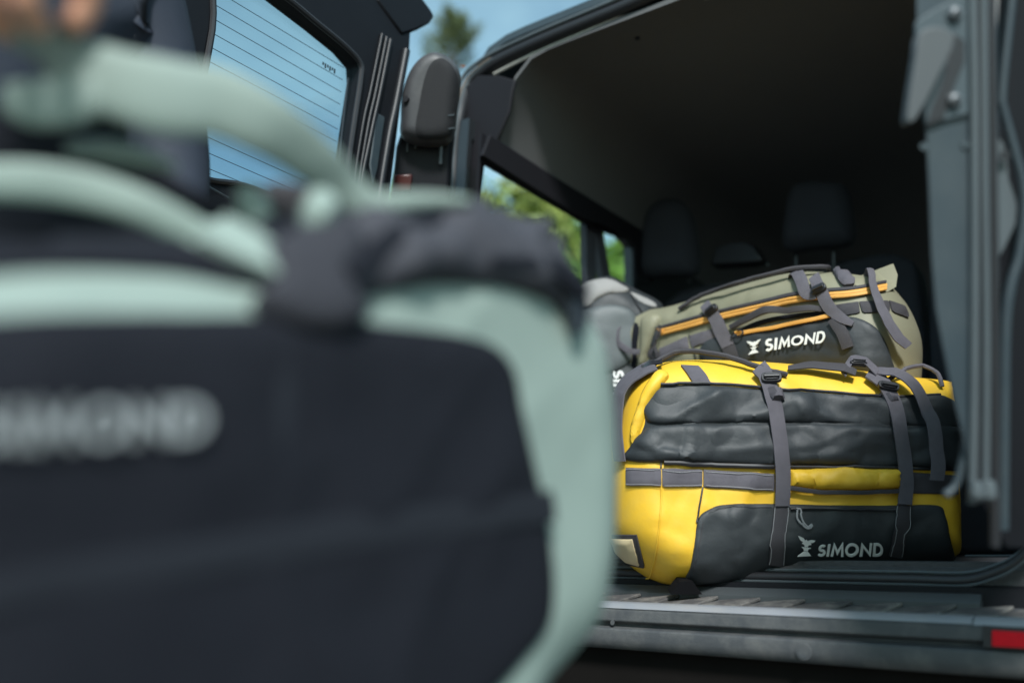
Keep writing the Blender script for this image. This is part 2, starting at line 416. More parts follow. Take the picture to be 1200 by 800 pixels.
def printed(bag, name, v, f, origin, ex, ey, m, parent, lift):
    """lay flat print on the cloth; origin, ex, ey in pixels: baseline start, one em along, one em up"""
    o, ex, ey = map(np.array, (origin, ex, ey)); V, B = [], []
    a0, a1 = v[:, 0].min(), v[:, 0].max(); NA = 4             # a smooth patch under the print, so letters keep their shape
    gh = [[bag.hit(*(o+ex*(a0+(a1-a0)*i/NA)+ey*j)) for j in (0, 1)] for i in range(NA+1)]
    for a, b in v:
        t = (a-a0)/(a1-a0+1e-9)*NA; i = min(int(t), NA-1); t -= i
        l, n = [((gh[i][0][k]*(1-t)+gh[i+1][0][k]*t)*(1-b)+(gh[i][1][k]*(1-t)+gh[i+1][1][k]*t)*b) for k in (0, 1)]
        l = EYE+ray(*(o+ex*a+ey*b))*((l-EYE)@FW)
        V.append(l+n*lift); B.append(l+n*(lift-.0012))
    n_ = len(V); cnt = {(a, b) for t in f for a, b in zip(t, t[1:]+t[:1])}
    F = list(f)+[[i+n_ for i in t][::-1] for t in f]+[[a, b, b+n_, a+n_] for (a, b) in cnt if (b, a) not in cnt]
    return link(name, V+B, F, m, parent)

# =================================================================== GROUND
g = MB(); N = 40
xs = np.sign(np.linspace(-1, 1, N))*np.abs(np.linspace(-1, 1, N))**3*600
gv = [(x, y, 0.05*noise.noise(Vector((x*.3, y*.3, 0)))-.05) for y in xs for x in xs]
gf = [[j*N+i, j*N+i+1, (j+1)*N+i+1, (j+1)*N+i] for j in range(N-1) for i in range(N-1)]
structure(link('ground', gv, gf, M['ground']))

# =================================================================== VAN
van = thing('van', 'dark grey van with both rear doors open and bags in its cargo bay', 'van', (-.74, 2.6, 0))
TILT = .045
XC = -.45                                                     # the van stands a little tilted: heights are given at X = XC
def tz(x, z): return z+TILT*(x-XC)
def sweep_x(profile, x0, x1, nx=12, curve=None):              # an open (Y, z) profile swept across the van, closed at its ends
    v, f, n = [], [], len(profile)
    for i in range(nx+1):
        x = x0+(x1-x0)*i/nx; dy = curve(x) if curve else 0
        v += [(x, y+dy, tz(x, z)) for y, z in profile]
    for i in range(nx):
        for k in range(n): f.append([i*n+k, i*n+(k+1) % n, (i+1)*n+(k+1) % n, (i+1)*n+k])
    f += [list(range(n)), list(range(nx*n, nx*n+n))]
    return v, f
XL, XR = -1.30, -.16
bcurve = lambda x: .16*max(0, abs(x+.74)-.42)**2*2.2
bumper = link('rear_bumper', *sweep_x([(1.50, .560), (1.50, .588), (1.405, .575), (1.385, .577), (1.372, .573), (1.366, .566), (1.366, .548), (1.380, .544), (1.380, .540),
                                       (1.362, .536), (1.360, .520), (1.364, .510), (1.372, .503), (1.50, .503)], XL-.12, XR+.14, 28, bcurve), M['bumper'], van)
bevel(bumper, .003, 2)
link('under_bumper_shade', *sweep_x([(1.40, .50), (1.43, .30), (1.46, .30), (1.46, .50)], XL-.08, XR+.10, 14, bcurve), mat('bumper_shade_black', (.008, .007, .0065), .9, var=.3, spec=.1), van)  # near-black sheet: the shade beneath the bumper is put into its colour
# worn metal lip along the edge of the step
link('step_edge', *sweep_x([(1.408, .5772), (1.388, .5795), (1.3725, .5765), (1.3655, .569), (1.372, .570), (1.40, .574)], XL-.05, XR-.07, 24, bcurve), mat('scuffed_edge', (.24, .25, .275), .4, var=.15, dust=(.3, .29, .27), dust_amt=.4, dust_scale=30), bumper)
link('step_edge', *sweep_x([(1.408, .5768), (1.388, .579), (1.3728, .576), (1.366, .568), (1.372, .569), (1.40, .573)], XR-.068, XR+.12, 8, bcurve), bpy.data.materials['scuffed_edge'], bumper)
# tread pads on the step, each a low wedge
pm = None
for i in range(16):
    x = XL-.01+i*.0735
    if x > XR-.02: break
    v, f = extrude([(x, 1.4085, tz(x, .5768)), (x+.069, 1.4085, tz(x+.07, .5768)), (x+.089, 1.472, tz(x+.09, .5915)), (x+.020, 1.472, tz(x+.02, .5850))], (0, 0, -.006))
    v = [(a, b+bcurve(a), c) for a, b, c in v]
    bevel(link('tread_pad', v, f, M['tread'], bumper, smooth=False), .0015, 1)
# groove shadow line is geometry in the profile; parking sensor and plug
def disc(c, nrm, r, h, n=20):
    c, nrm = np.array(c, float), np.array(nrm, float); nrm /= np.linalg.norm(nrm); a = np.cross(nrm, (0, 0, 1) if abs(nrm[2]) < .9 else (1, 0, 0)); a /= np.linalg.norm(a); b = np.cross(nrm, a)
    o = [c+a*r*math.cos(2*math.pi*k/n)+b*r*math.sin(2*math.pi*k/n) for k in range(n)]
    return extrude(o, nrm*h)
c = on(942, 763, 'Y', 1.362)
sens = link('parking_sensor', *disc(c, (0, -1, 0), .0125, .003), M['bumper'], bumper); bevel(sens, .001)
link('sensor_face', *disc(c+np.array((0, -.003, 0)), (0, -1, 0), .0088, .0015), M['bumper'], sens)
c = on(718, 729, 'Y', 1.3665); link('plug', *disc(c, (0, -1, 0), .004, .0015, 10), M['bumper'], bumper)
c = on(1147, 771, 'Y', 1.372); link('scratch_mark', *tube([c+np.array((0, 0, .008)), c-np.array((0, 0, .008))], .0018, 6), M['rubber'], bumper)
# reflector in its dark recess
rc = [on(x, y, 'Y', 1.3655) for x, y in ((1152, 732), (1290, 742), (1290, 768), (1152, 758))]
rh = link('reflector_recess', *extrude(rc, (0, .012, 0)), M['rubber'], bumper)
rr = [on(x, y, 'Y', 1.3615) for x, y in ((1162, 738), (1280, 745), (1280, 764), (1162, 757))]
bevel(link('reflector', *extrude(rr, (0, .012, 0)), M['red'], rh), .0015)

# sill: dark riser, thin lip, sealing rib, cargo floor
link('sill_panel', *sweep_x([(1.474, .560), (1.474, .5925), (1.486, .604), (1.490, .6055), (1.494, .600), (1.52, .598), (1.52, .56)], XL-.02, XR-.075, 10), mat('sill_grey', (.05, .056, .06), .45, var=.1), van)
link('sill_shade_block', *sweep_x([(1.496, .575), (1.496, .614), (1.535, .618), (1.535, .575)], XL, XR, 6), M['dark_paint'], van)  # dark block under the seal, the seal's shadow put into its colour
fl = link('cargo_floor', *sweep_x([(1.53, .56), (1.53, .6395), (1.56, .6465), (4.2, .6465), (4.2, .56)], XL+.02, XR+.06, 6), M['carpet'], van)
seal_pts = [(XL+.04, 1.512, tz(XL, .70)), (XL+.05, 1.512, tz(XL, .64))]
for i in range(15): x = XL+.10+i*(XR-.10-XL-.10)/14; seal_pts.append((x, 1.512, tz(x, .624)))
seal_pts += [on(1162, 672, 'Y', 1.512), on(1188, 660, 'Y', 1.512), on(1206, 640, 'Y', 1.512), on(1212, 600, 'Y', 1.512)]
sp = spline(seal_pts, 5)
link('weather_seal', *tube(sp, .0075, 10), M['rubber'], van)
link('seal_lip', *tube(sp+np.array((0, -.004, -.0075)), .0022, 6), M['grey_seal'], van)
link('seal_lip', *tube(sp+np.array((0, .012, .011)), .0025, 6), M['grey_seal'], van)
# carpet hem and bright strip at the far corner of the bay
link('carpet_hem', *sweep_x([(1.545, .643), (1.545, .650), (1.56, .652), (1.575, .650), (1.575, .645)], XL+.06, XR-.02, 40), M['carpet'], van)
c0, c1 = on(1132, 651, 'Y', 1.66), on(1203, 651, 'Y', 1.60)
link('floor_rail', *tube([c0, c1], .0022, 6), M['grey_seal'], van)

# rear frame of the body: pillar and roof edge, three parallel beads
edge = [on(x, y, 'Y', 1.56 if y < 100 else 1.53) for x, y in ((521, 300), (525, 230), (527, 180), (533, 130), (543, 97), (560, 78), (585, 62), (640, 37), (720, 4), (770, -18))]
e3 = spline(edge, 8)
e3 = np.vstack([e3, [e3[-1]+np.array((.32, 0, .03))], [e3[-1]+np.array((.62, .0, .02))]])
fr = link('door_aperture', *tube(e3+np.array((.006, .012, -.010)), .017, 12), M['rubber'], van)
link('seal_bead', *tube(e3+np.array((-.006, -.004, .004)), .0055, 8), M['grey_seal'], fr)
link('seal_bead', *tube(e3[:46]+np.array((.007, -.004, -.005)), .0035, 8), mat('dusty_brown_bead', (.13, .105, .085), .6), fr)
link('seal_bead', *tube(e3[:46]+np.array((.016, -.004, -.008)), .0025, 8), M['grey_seal'], fr)
# pillar trim inside the opening
pt = [on(x, y, 'Y', 1.555) for x, y in ((520, 300), (530, 150), (543, 104), (560, 88), (584, 88), (604, 94), (600, 108), (597, 130), (588, 150), (580, 168), (566, 188), (560, 240), (556, 300))]
bevel(link('pillar_trim', *extrude(pt, (0, .010, 0)), M['trim_black'], van), .004)
# side: outer panel and inner wall with its window
def yz(x, pts): return [(x, y, z) for y, z in pts]
win = [(1.52, 1.14), (1.518, 1.528), (1.76, 1.527), (2.01, 1.526), (2.10, 1.536), (2.24, 1.552), (2.278, 1.53), (2.287, 1.44), (2.288, 1.14), (1.9, 1.14)]
outr = [(1.50, .62), (1.515, 1.60), (1.76, 1.60), (2.01, 1.60), (2.4, 1.60), (3.0, 1.60), (4.2, 1.60), (4.2, 1.3), (4.2, .62), (1.9, .62)]
link('side_wall', *ring(yz(-1.25, outr), yz(-1.25, win), (-.008, 0, 0)), M['trim_black'], van, smooth=False)
outr2 = [(1.525, .40), (1.53, 1.66), (1.76, 1.66), (2.01, 1.66), (2.4, 1.66), (3.0, 1.66), (4.2, 1.62), (4.9, 1.1), (5.2, .40), (1.9, .40)]
win2 = [(1.545, 1.10), (1.545, 1.61), (1.76, 1.61), (2.01, 1.61), (2.10, 1.61), (2.25, 1.61), (2.36, 1.58), (2.37, 1.44), (2.37, 1.10), (1.9, 1.10)]
link('body_side', *ring(yz(-1.335, outr2), yz(-1.335, win2), (.03, 0, 0)), M['dark_body'], van, smooth=False)
sw = link('side_window', *extrude(yz(-1.29, win), (-.004, 0, 0)), M['clear_glass'], van, smooth=False)
b1 = [on(x, y, 'X', -1.27) for x, y in ((687, 258), (698, 264), (699, 440), (688, 440))]
link('window_bar', *extrude(b1, (-.02, 0, 0)), M['trim'], sw, smooth=False)
b2 = [on(x, y, 'X', -1.272) for x, y in ((697, 262), (706, 268), (717, 330), (735, 430), (724, 430), (707, 330))]
link('window_bar', *extrude(b2, (-.02, 0, 0)), M['trim'], sw, smooth=False)
# right side (mostly behind its door)
oR = [(1.50, .66), (1.56, 1.70), (4.2, 1.70), (4.2, .66)]; wR = [(2.6, 1.16), (2.62, 1.52), (3.9, 1.52), (4.0, 1.16)]
link('side_wall', *ring(yz(XR+.05, oR), yz(XR+.05, wR), (.03, 0, 0)), M['trim'], van, smooth=False)
link('side_window', *extrude(yz(XR+.10, wR), (.004, 0, 0)), M['clear_glass'], van, smooth=False)
link('body_side', *ring(yz(XR+.14, [(1.50, .42), (1.56, 1.72), (4.2, 1.70), (5.2, .42)]), yz(XR+.14, wR), (-.03, 0, 0)), M['dark_body'], van, smooth=False)
# roof skin and headliner
def arch(x, top, drop, w=.575): t = min(abs((x+.73)/w), 1.0); return top-drop*t**16+TILT*.8*(x-XC)
def sheet(x0, x1, ys, zf, th):
    v, f, nx = [], [], 24
    for y in ys:
        for i in range(nx+1): x = x0+(x1-x0)*i/nx; v.append((x, y, zf(x, y)))
    m = nx+1; k = len(v); v += [(a, b, c+th) for a, b, c in v]; J = len(ys)
    for j in range(J-1):
        for i in range(nx):
            q = [j*m+i, j*m+i+1, (j+1)*m+i+1, (j+1)*m+i]; f += [q, [a+k for a in q][::-1]]
    rim = [(i, i+1) for i in range(nx)]+[((J-1)*m+i+1, (J-1)*m+i) for i in range(nx)]+[((j+1)*m, j*m) for j in range(J-1)]+[(j*m+nx, (j+1)*m+nx) for j in range(J-1)]
    f += [[a, b, b+k, a+k] for a, b in rim]
    return v, f
link('headliner', *sheet(-1.255, -.10, [1.575, 1.60, 1.75, 2.0, 2.4, 3.0, 4.2], lambda x, y: arch(x, 1.842, .25, .525)-.010*max(0, 1.60-y)/.025-.05*max(0, (y-1.6))/2.6, .012), M['headliner'], van)
link('roof', *sheet(-1.345, -.02, [1.568, 1.70, 2.4, 3.4, 4.2], lambda x, y: arch(x, 1.895, .10, .62)-.02*max(0, y-3.0), .02), M['paint'], van)
for x, y, r in ((618, 84, .006), (634, 85, .004), (747, 45, .006)):
    q = on(x, y, 'Z', 1.83)
    for _ in range(4): q = on(x, y, 'Z', arch(q[0], 1.842, .25, .525)-.05*max(0, q[1]-1.6)/2.6-.001)
    link('lining_clip', *disc(q, (0, 0, -1), r, .003, 12), M['plastic'], van)
hp = [on(x, y, 'Y', 1.578) for x, y in ((579, 87), (610, 71), (640, 57), (680, 40), (720, 22), (760, 0), (800, -24))]
link('headliner_edge', *tube(spline(hp, 6), .0045, 8), M['cream_edge'], van)
gp = [on(x, y, 'Y', 1.62) for x, y in ((797, 4), (806, 4), (822, -1), (850, -9), (880, -20))]
link('grab_handle', *tube(spline(gp, 6), .0055, 8), M['cream_edge'], van)
# dark rail between headliner and side window
rl = [on(x, y, 'X', -1.235) for x, y in ((575, 158), (650, 207), (750, 268), (772, 285), (772, 330), (746, 330), (744, 288), (735, 278), (706, 263), (690, 259), (640, 229), (566, 182))]
bevel(link('window_rail', *extrude(rl, (-.012, 0, 0)), M['trim_black'], van), .002)
link('dashboard', *box((-1.25, 4.10, .62), (-.10, 4.18, 1.12)), M['trim'], van, smooth=False)
link('windscreen', *extrude([(-1.25, 4.30, 1.12), (-.10, 4.30, 1.12), (-.10, 4.18, 1.72), (-1.25, 4.18, 1.66)], (0, .006, 0)), M['clear_glass'], van, smooth=False)
c = on(636, 38, 'Y', 1.60); rb = link('roof_bolt', *disc(c+np.array((0, 0, .004)), (0, 0, 1), .008, .008, 12), M['grey_cloth'], van)
c = on(541, 78, 'Y', 1.58); link('roof_clip', *tube([c, c+np.array((.012, 0, -.004))], .003, 6), mat('rust_clip', (.30, .10, .03), .6), van)
# rear seats with headrests
sb = MB()
for xa, xb in ((-1.235, -.86), (-.85, -.47), (-.46, -.12)):
    o = spline([(xa, 2.36, .66), (xa+.004, 2.38, 1.30), (xa+.05, 2.40, 1.435), ((xa+xb)/2, 2.40, 1.452), (xb-.05, 2.40, 1.435), (xb-.004, 2.38, 1.30), (xb, 2.36, .66)], 5)
    st = link('rear_seat', *extrude([(a, b, tz(a, c)+.012) for a, b, c in o], (0, .14, 0)), M['seat'], van); bevel(st, .02, 3)
    sb = st
    if xb == -.12: continue
    q = {-1.235: ((752, 322), (757, 262), (770, 240), (788, 234), (804, 240), (815, 265), (818, 318), (785, 324)),
         -.85: ((921, 292), (922, 246), (930, 222), (948, 214), (975, 214), (992, 220), (1000, 245), (1000, 284), (960, 292))}[xa]
    hb = Bag(q, on(q[0][0]+32, 275, 'Y', 2.34), (1, 0, 0), (0, -1, 0), .05, .045, step=.014, wob=.001, fold=0)
    h = hb.body('headrest', M['seat'], st)
    for dx in (-22, 22):
        cx = q[0][0]+34+dx
        a, b = on(cx, 330, 'Y', 2.36), on(cx, 285, 'Y', 2.36); link('headrest_post', *tube([a, b], .006, 8), M['plastic'], st)
gq = [on(x, y, 'Y', 2.36) for x, y in ((832, 310), (838, 290), (850, 285), (872, 282), (884, 288), (894, 306))]
bevel(link('belt_guide', *extrude(gq, (0, .06, 0)), M['plastic'], van), .006)
# wheels
def wheel(x, y):
    n = 28; pr = [(.30, 0), (.325, .03), (.325, .17), (.30, .20), (.20, .20), (.20, 0)]; v, f = [], []
    for k in range(n):
        a = 2*math.pi*k/n; v += [(x+dx, y+r*math.cos(a), .31+r*math.sin(a)) for r, dx in pr]
    m = len(pr); f = [[k*m+j, k*m+(j+1) % m, ((k+1) % n)*m+(j+1) % m, ((k+1) % n)*m+j] for k in range(n) for j in range(m)]
    w = link('wheel', v, f, M['tyre'], van); link('rim', *disc((x+.03, y, .31), (1, 0, 0), .199, .14, 24), M['rim'], w)
for x, y in ((-1.33, 2.15), (-.20, 2.15), (-1.33, 4.5), (-.20, 4.5)): wheel(x, y)
link('underbody', *box((-1.24, 1.52, .34), (-.14, 5.0, .52)), M['rubber'], van, smooth=False)

# rear lamp cover beside the opening
LD = 1.97
lp = [(472, 163), (470, 140), (472, 112), (480, 88), (492, 72), (508, 64), (522, 67), (534, 77), (540, 92), (536, 130), (529, 165), (500, 172)]
lb = Bag(lp, P(505, 120, LD), RT, -FW, .045, .03, step=.008, wob=.0005, fold=0, pw=2.4)
lamp = lb.body('rear_lamp_cover', M['lamp_shell'], van)
lb.panel('cover_inset', [(489, 160), (492, 120), (499, 88), (508, 72), (520, 70), (532, 82), (536, 100), (531, 140), (525, 160)], M['lamp_dark'], lamp, lift=.004, step=4)
l, n = lb.hit(477, 117); link('cover_clip', *disc(l, n, .007, .006, 12), M['rubber'], lamp)
for yy in (136, 151):
    l, n = lb.hit(524, yy); l2, _ = lb.hit(531, yy-1); link('cover_slot', *tube([l+n*.005, l2+n*.004], .0016, 6), M['grey_seal'], lamp)
body = [P(x, y, LD+.01) for x, y in ((464, 172), (472, 148), (500, 146), (531, 148), (528, 176), (525, 232), (522, 330), (450, 330), (458, 230))]
tl = link('rear_lamp', *extrude(body, FW*.08), M['dark_paint'], van); bevel(tl, .006)
bevel(link('lamp_lens', *extrude([P(x, y, LD) for x, y in ((461, 205), (483, 204), (481, 224), (459, 226))], FW*.02), M['lens_red'], tl), .003)
for x0, y0, x1, y1, w in ((517, 172, 516, 192, .004), (489, 166, 486, 174, .002), (478, 160, 477, 178, .0015)):
    link('lamp_edge', *tube([P(x0, y0, LD), P(x1, y1, LD)], w, 8), M['grey_seal'], tl)

# ------------------------------------------------------------------ rear door with the window (open, seen from inside)
DX = -1.28
def dp(pts, off=0.0): return [(DX+off, y, z) for y, z in pts]
wout = [(.790, 1.62), (.92, 1.645), (1.02, 1.634), (1.100, 1.622), (1.140, 1.606), (1.146, 1.575), (1.140, 1.48), (1.132, 1.355), (1.122, 1.258), (1.095, 1.240), (.92, 1.249), (.83, 1.232), (.803, 1.236), (.788, 1.256), (.785, 1.30), (.795, 1.50)]
dout = [(.50, 1.76), (.92, 1.80), (1.02, 1.80), (1.14, 1.80), (1.28, 1.815), (1.283, 1.70), (1.27, 1.57), (1.262, 1.41), (1.25, 1.20), (1.24, 1.05), (.95, 1.05), (.80, 1.05), (.50, 1.05), (.49, 1.15), (.485, 1.30), (.49, 1.50)]
door = link('rear_door', *ring(dp(dout), dp(wout), (-.045, 0, 0)), M['dark_paint'], van, label='windowed rear door swung open'); bevel(door, .006)
lowd = [(.50, 1.048), (1.24, 1.048), (1.23, .80), (1.22, .66), (.52, .66), (.50, .80)]
bevel(link('door_panel', *extrude(dp(lowd, .002), (-.045, 0, 0)), M['trim'], door), .006)
pane = link('window_pane', *extrude(dp(wout, -.024), (-.004, 0, 0)), M['glass'], door, smooth=False)
link('window_seal', *tube(np.vstack([spline(dp(wout, .001), 5, True), dp(wout, .001)[:1]]), .006, 8, updir=(1, 0, 0)), M['rubber'], door)
for i in range(13):                                            # heater wires across the pane
    z0 = 1.262+i*.0275
    hits = []
    for y in np.linspace(.79, 1.118, 60):
        if inside(np.array([[y, z0]]), np.array(wout))[0]: hits.append(y)
    if len(hits) > 3: link('heater_wire', *tube(dp([(hits[0], z0), (hits[-1], z0)], -.0225), .00065, 5), M['heater'], pane)
for yb_ in (.797, 1.126): link('heater_bar', *tube(dp([(yb_, 1.27), (yb_+.004, 1.45), (yb_+.006, 1.575)], -.0222), .0022, 5), M['heater'], pane)
for k in range(6): link('pane_mark', *box((DX-.0232, 1.062+k*.0062, 1.572-.004*(k % 2)), (DX-.0222, 1.0655+k*.0062, 1.578)), M['heater'], pane, smooth=False)
# pressed ribs on the hinge side of the door
for y0, y1, r, m in ((1.162, 1.148, .0035, 'rib'), (1.176, 1.160, .004, 'rib'), (1.188, 1.165, .005, 'rib'), (1.238, 1.222, .009, 'rib')):
    link('door_rib', *tube(spline(dp([(y0+.03, 1.70), (y0+.012, 1.56), (y0, 1.48), (y1, 1.30), (y1-.01, 1.10)], .003), 6), r, 10, updir=(1, 0, 0)), M[m], door)
gl_ = [(1.196, 1.52), (1.222, 1.52), (1.214, 1.40), (1.205, 1.36), (1.190, 1.40)]
bevel(link('hinge_plate', *extrude(dp(gl_, .004), (-.006, 0, 0)), M['paint'], door), .003)
sp_ = [on(x, y, 'X', DX) for x, y in ((470, -40), (492, -4), (504, 12), (508, 20), (503, 28), (488, 36), (470, 42), (440, 0))]
bevel(link('door_top_corner', *extrude(np.array(sp_)+np.array((.004, 0, 0)), (-.06, 0, 0)), M['dark_paint'], door), .006)
# curved lower trim of the door window
link('trim_line', *tube(spline([on(x, y, 'X', DX+.006) for x, y in ((222, 196), (234, 212), (250, 222), (268, 232))], 5), .002, 6), M['grey_seal'], door)

# ------------------------------------------------------------------ the other rear door (open, its shut edge towards the camera)
RD = .95
def rp(pts, d=RD): return [P(x, y, d) for x, y in pts]
DV = np.array((.085, .44, 0))                                  # from the free edge to the hinge
fo = [(1072, -90), (1140, -90), (1141, 300), (1139, 560), (1133, 545), (1127, 510), (1119, 478), (1110, 440), (1102, 400), (1095, 360), (1090, 300), (1087, 220), (1084, 160), (1078, 100), (1073, 30)]
door2 = link('rear_door', *extrude(rp(fo), DV), M['paint'], van, label='rear door swung open edge on with latch plate'); bevel(door2, .008, 3)
# flanges and seals beside the edge face
def strand(name, pts, r, m, d, n=10): return link(name, *tube(spline([P(x, y, d) for x, y in pts], 6), r, n), M[m], door2)
strand('door_flange', ((1138, -60), (1141, 100), (1142, 300), (1141, 480), (1139, 590)), .0042, 'grey_seal', RD-.004)
strand('door_seal', ((1146, -60), (1147, 300), (1146, 580)), .0028, 'rubber', RD)
strand('door_flange', ((1152, -60), (1154, 200), (1156, 400), (1155, 585)), .0040, 'grey_seal', RD-.002)
strand('door_seal', ((1160, -60), (1163, 160), (1165, 400), (1166, 640)), .0052, 'rubber', RD+.01)
oskin = [(1150, -90), (1290, -90), (1290, 640), (1180, 640), (1152, 590), (1150, 200)]
link('door_skin', *extrude(rp(oskin, RD+.05), (.03, .02, 0)), M['dark_paint'], door2, smooth=False)
link('door_hem', *tube(spline(rp([(1190, -40), (1182, 30), (1174, 110), (1176, 130), (1188, 175), (1198, 215), (1200, 255), (1194, 300), (1184, 335), (1178, 380), (1176, 480), (1175, 620)], RD+.03), 6), [.0046, .0046, .0052, .006, .0062], 10), M['paint'], door2)
link('door_gusset', *extrude(rp([(1161, -60), (1174, -60), (1166, 60), (1162, 88)], RD+.02), FW*.006), M['grey_cloth'], door2)
link('door_gusset', *extrude(rp([(1168, 160), (1178, 170), (1182, 210), (1192, 240), (1190, 262), (1178, 288), (1170, 302)], RD+.035), FW*.006), M['grey_seal'], door2)
l = P(1177, 182, RD+.028); link('gusset_hole', *disc(l, -FW, .005, .003, 12), M['rubber'], door2)
# bottom fittings
for x, y, r in ((1144, 577, .008), (1158, 576, .009)):
    c = P(x, y, RD-.01); v, f = [], []
    link('door_foot', *tube([c+UP*.012, c, c-UP*.006, c-UP*.010], [r*.7, r, r*.9, r*.3], 12), M['grey_seal'], door2)
link('door_strut', *tube(spline(rp([(1134, 518), (1128, 545), (1120, 568), (1108, 580)], RD+.01), 5), [.006, .005, .004, .005], 8), M['paint'], door2)
# latch plate with fin and screws
lpq = [(1073, 26), (1090, 14), (1112, 2), (1134, -8), (1136, 134), (1110, 141), (1086, 148), (1080, 110), (1074, 60)]
lt = link('latch_plate', *extrude(rp(lpq, RD-.005), FW*.006), M['latch'], door2); bevel(lt, .0015)
bevel(link('latch_dark_patch', *extrude(rp([(1118, 38), (1131, 48), (1131, 72), (1120, 98), (1106, 140), (1086, 148), (1092, 130), (1108, 90)], RD-.0065), FW*.003), M['rubber'], lt), .001)  # flat black piece laid proud of the plate beside the fin
fin = [(1076, 42), (1082, 34), (1092, 31), (1104, 31), (1114, 36), (1119, 44), (1118, 54), (1104, 84), (1086, 120), (1074, 140), (1068, 145), (1063, 143), (1063, 134), (1068, 100), (1074, 62)]
bevel(link('latch_fin', *extrude(rp(fin, RD-.024), FW*.016), M['fin'], lt), .003, 3)
for x, y in ((1118, 17), (1117, 118)):
    c = P(x, y, RD-.006)
    sc = link('screw', *tube([c, c-FW*.003, c-FW*.006, c-FW*.0075], [.0078, .0078, .006, .002], 14, updir=UP), M['steel'], lt)
    link('screw_recess', *disc(c-FW*.0074, -FW, .0026, .0008, 6), M['rubber'], sc)
for x, y in ((1082, 172), (1131, 170)):
    l = P(x, y, RD-.001); link('door_dimple', *disc(l, -FW, .004, .0015, 10), M['latch'], door2)

# =================================================================== YELLOW BAG
HR0 = np.array((_r0[0], _r0[1], 0))
yn = np.array((math.sin(YAW), -math.cos(YAW), 0))
yb = thing('duffel_bag', 'large yellow and black duffel bag lying on the sill of the van', 'duffel bag', tuple(P(940, 670, 1.72)), 'duffel bags in the cargo bay')
yo = [(708, 600), (709, 540), (718, 482), (735, 450), (762, 432), (800, 427), (860, 428), (920, 432), (1000, 440), (1060, 447), (1095, 452), (1094, 462), (1098, 500), (1100, 560), (1102, 610), (1102, 648), (1090, 657), (1060, 661), (980, 666), (900, 674), (830, 685), (792, 687), (760, 678), (735, 658), (714, 630)]
Y = Bag(yo, P(925, 558, 1.68), HR0+np.array((0, 0, .004)), yn, .165, .105, step=.0085, wob=.005, fold=.009, fs=7, fax=(1.4, 1.4, .8), pw=2.5, crk=.006)
Y.body('bag_body', M['yellow'], yb)
Y.panel('panel_base', [(776, 455), (900, 459), (1040, 469), (1100, 468), (1134, 500), (1138, 543), (980, 542), (820, 539), (742, 537), (745, 522), (756, 497), (756, 474), (762, 465)], M['black_tarp'], yb, lift=.003)
Y.panel('upper_panel', [(776, 453), (830, 452), (900, 457), (960, 461), (1040, 467), (1104, 464), (1124, 480), (1136, 500), (1060, 499), (980, 496), (905, 495), (830, 495), (768, 497), (757, 488), (752, 474), (760, 463)], M['black_tarp'], yb, lift=.004, puff=.004, edge=12, crk=.006, wr=.011, wscale=8, wax=(.8, .8, 1.5), step=4)
Y.panel('lower_panel', [(768, 498.5), (830, 497), (905, 497), (980, 498), (1060, 501), (1138, 503), (1142, 547), (1060, 546), (980, 545), (905, 544), (820, 542), (738, 540), (741, 522), (752, 508)], M['black_tarp'], yb, lift=.004, puff=.0045, edge=12, crk=.005, wr=.010, wscale=8, wax=(.7, .7, 1.5), step=4)
Y.line('piping', [(775, 452), (830, 451), (900, 456), (960, 460), (1040, 466), (1100, 464)], .0028, M['rubber'], yb, lift=.006)
Y.line('piping', [(778, 543), (840, 545), (905, 547)], .0042, M['rubber'], yb, lift=.006)
Y.line('piping', [(923, 547), (1000, 547), (1120, 550)], .0028, M['rubber'], yb, lift=.005)
for a, b in (((735, 548), (775, 549)), ((776, 549), (822.5, 550)), ((824, 550), (907, 555))):
    Y.panel('side_webbing', [(a[0], a[1]), (b[0], b[1]), (b[0], b[1]+20), (a[0], a[1]+21)], M['webbing'], yb, lift=.006, step=5, smooth_corners=False)
Y.line('seam', [(775, 571), (774, 600), (770, 640), (763, 672), (758, 676)], .0014, M['yellow'], yb, lift=.003)
Y.line('seam', [(775, 541), (775, 548)], .0016, M['rubber'], yb, lift=.003)
Y.line('seam', [(823, 571), (820, 592), (816, 612)], .0016, M['rubber'], yb, lift=.003)
Y.panel('pocket_panel', [(803, 681), (809, 664), (814, 635), (818, 608), (830, 597), (850, 591), (905, 590), (980, 592), (1050, 592), (1098, 592), (1107, 605), (1113, 630), (1118, 650), (1116, 656), (1050, 661), (980, 666), (900, 674), (830, 682)], M['black_tarp'], yb, lift=.004, puff=.004, edge=10, crk=.003, wr=.003, wscale=8, step=4)
Y.line('zip_track', [(925, 596), (980, 597), (1047, 598)], .0022, M['rubber'], yb, lift=.011)
# padded side handle
Y.panel('handle', [(923, 550), (980, 548.5), (1050, 550), (1051, 572), (1010, 574), (960, 574), (923, 570)], M['yellow'], yb, lift=.008, puff=.012, edge=10, wr=.006, wscale=24, wax=(1.6, 1.6, .5), step=4, smooth_corners=False)
Y.strap('handle_binding', [(922, 572), (960, 577), (1010, 577), (1052, 575)], 5, M['dark_webbing'], yb, lift=.014)
Y.panel('side_webbing', [(1066, 553), (1120, 557), (1121, 579), (1066, 578)], M['dark_webbing'], yb, lift=.006, smooth_corners=False)
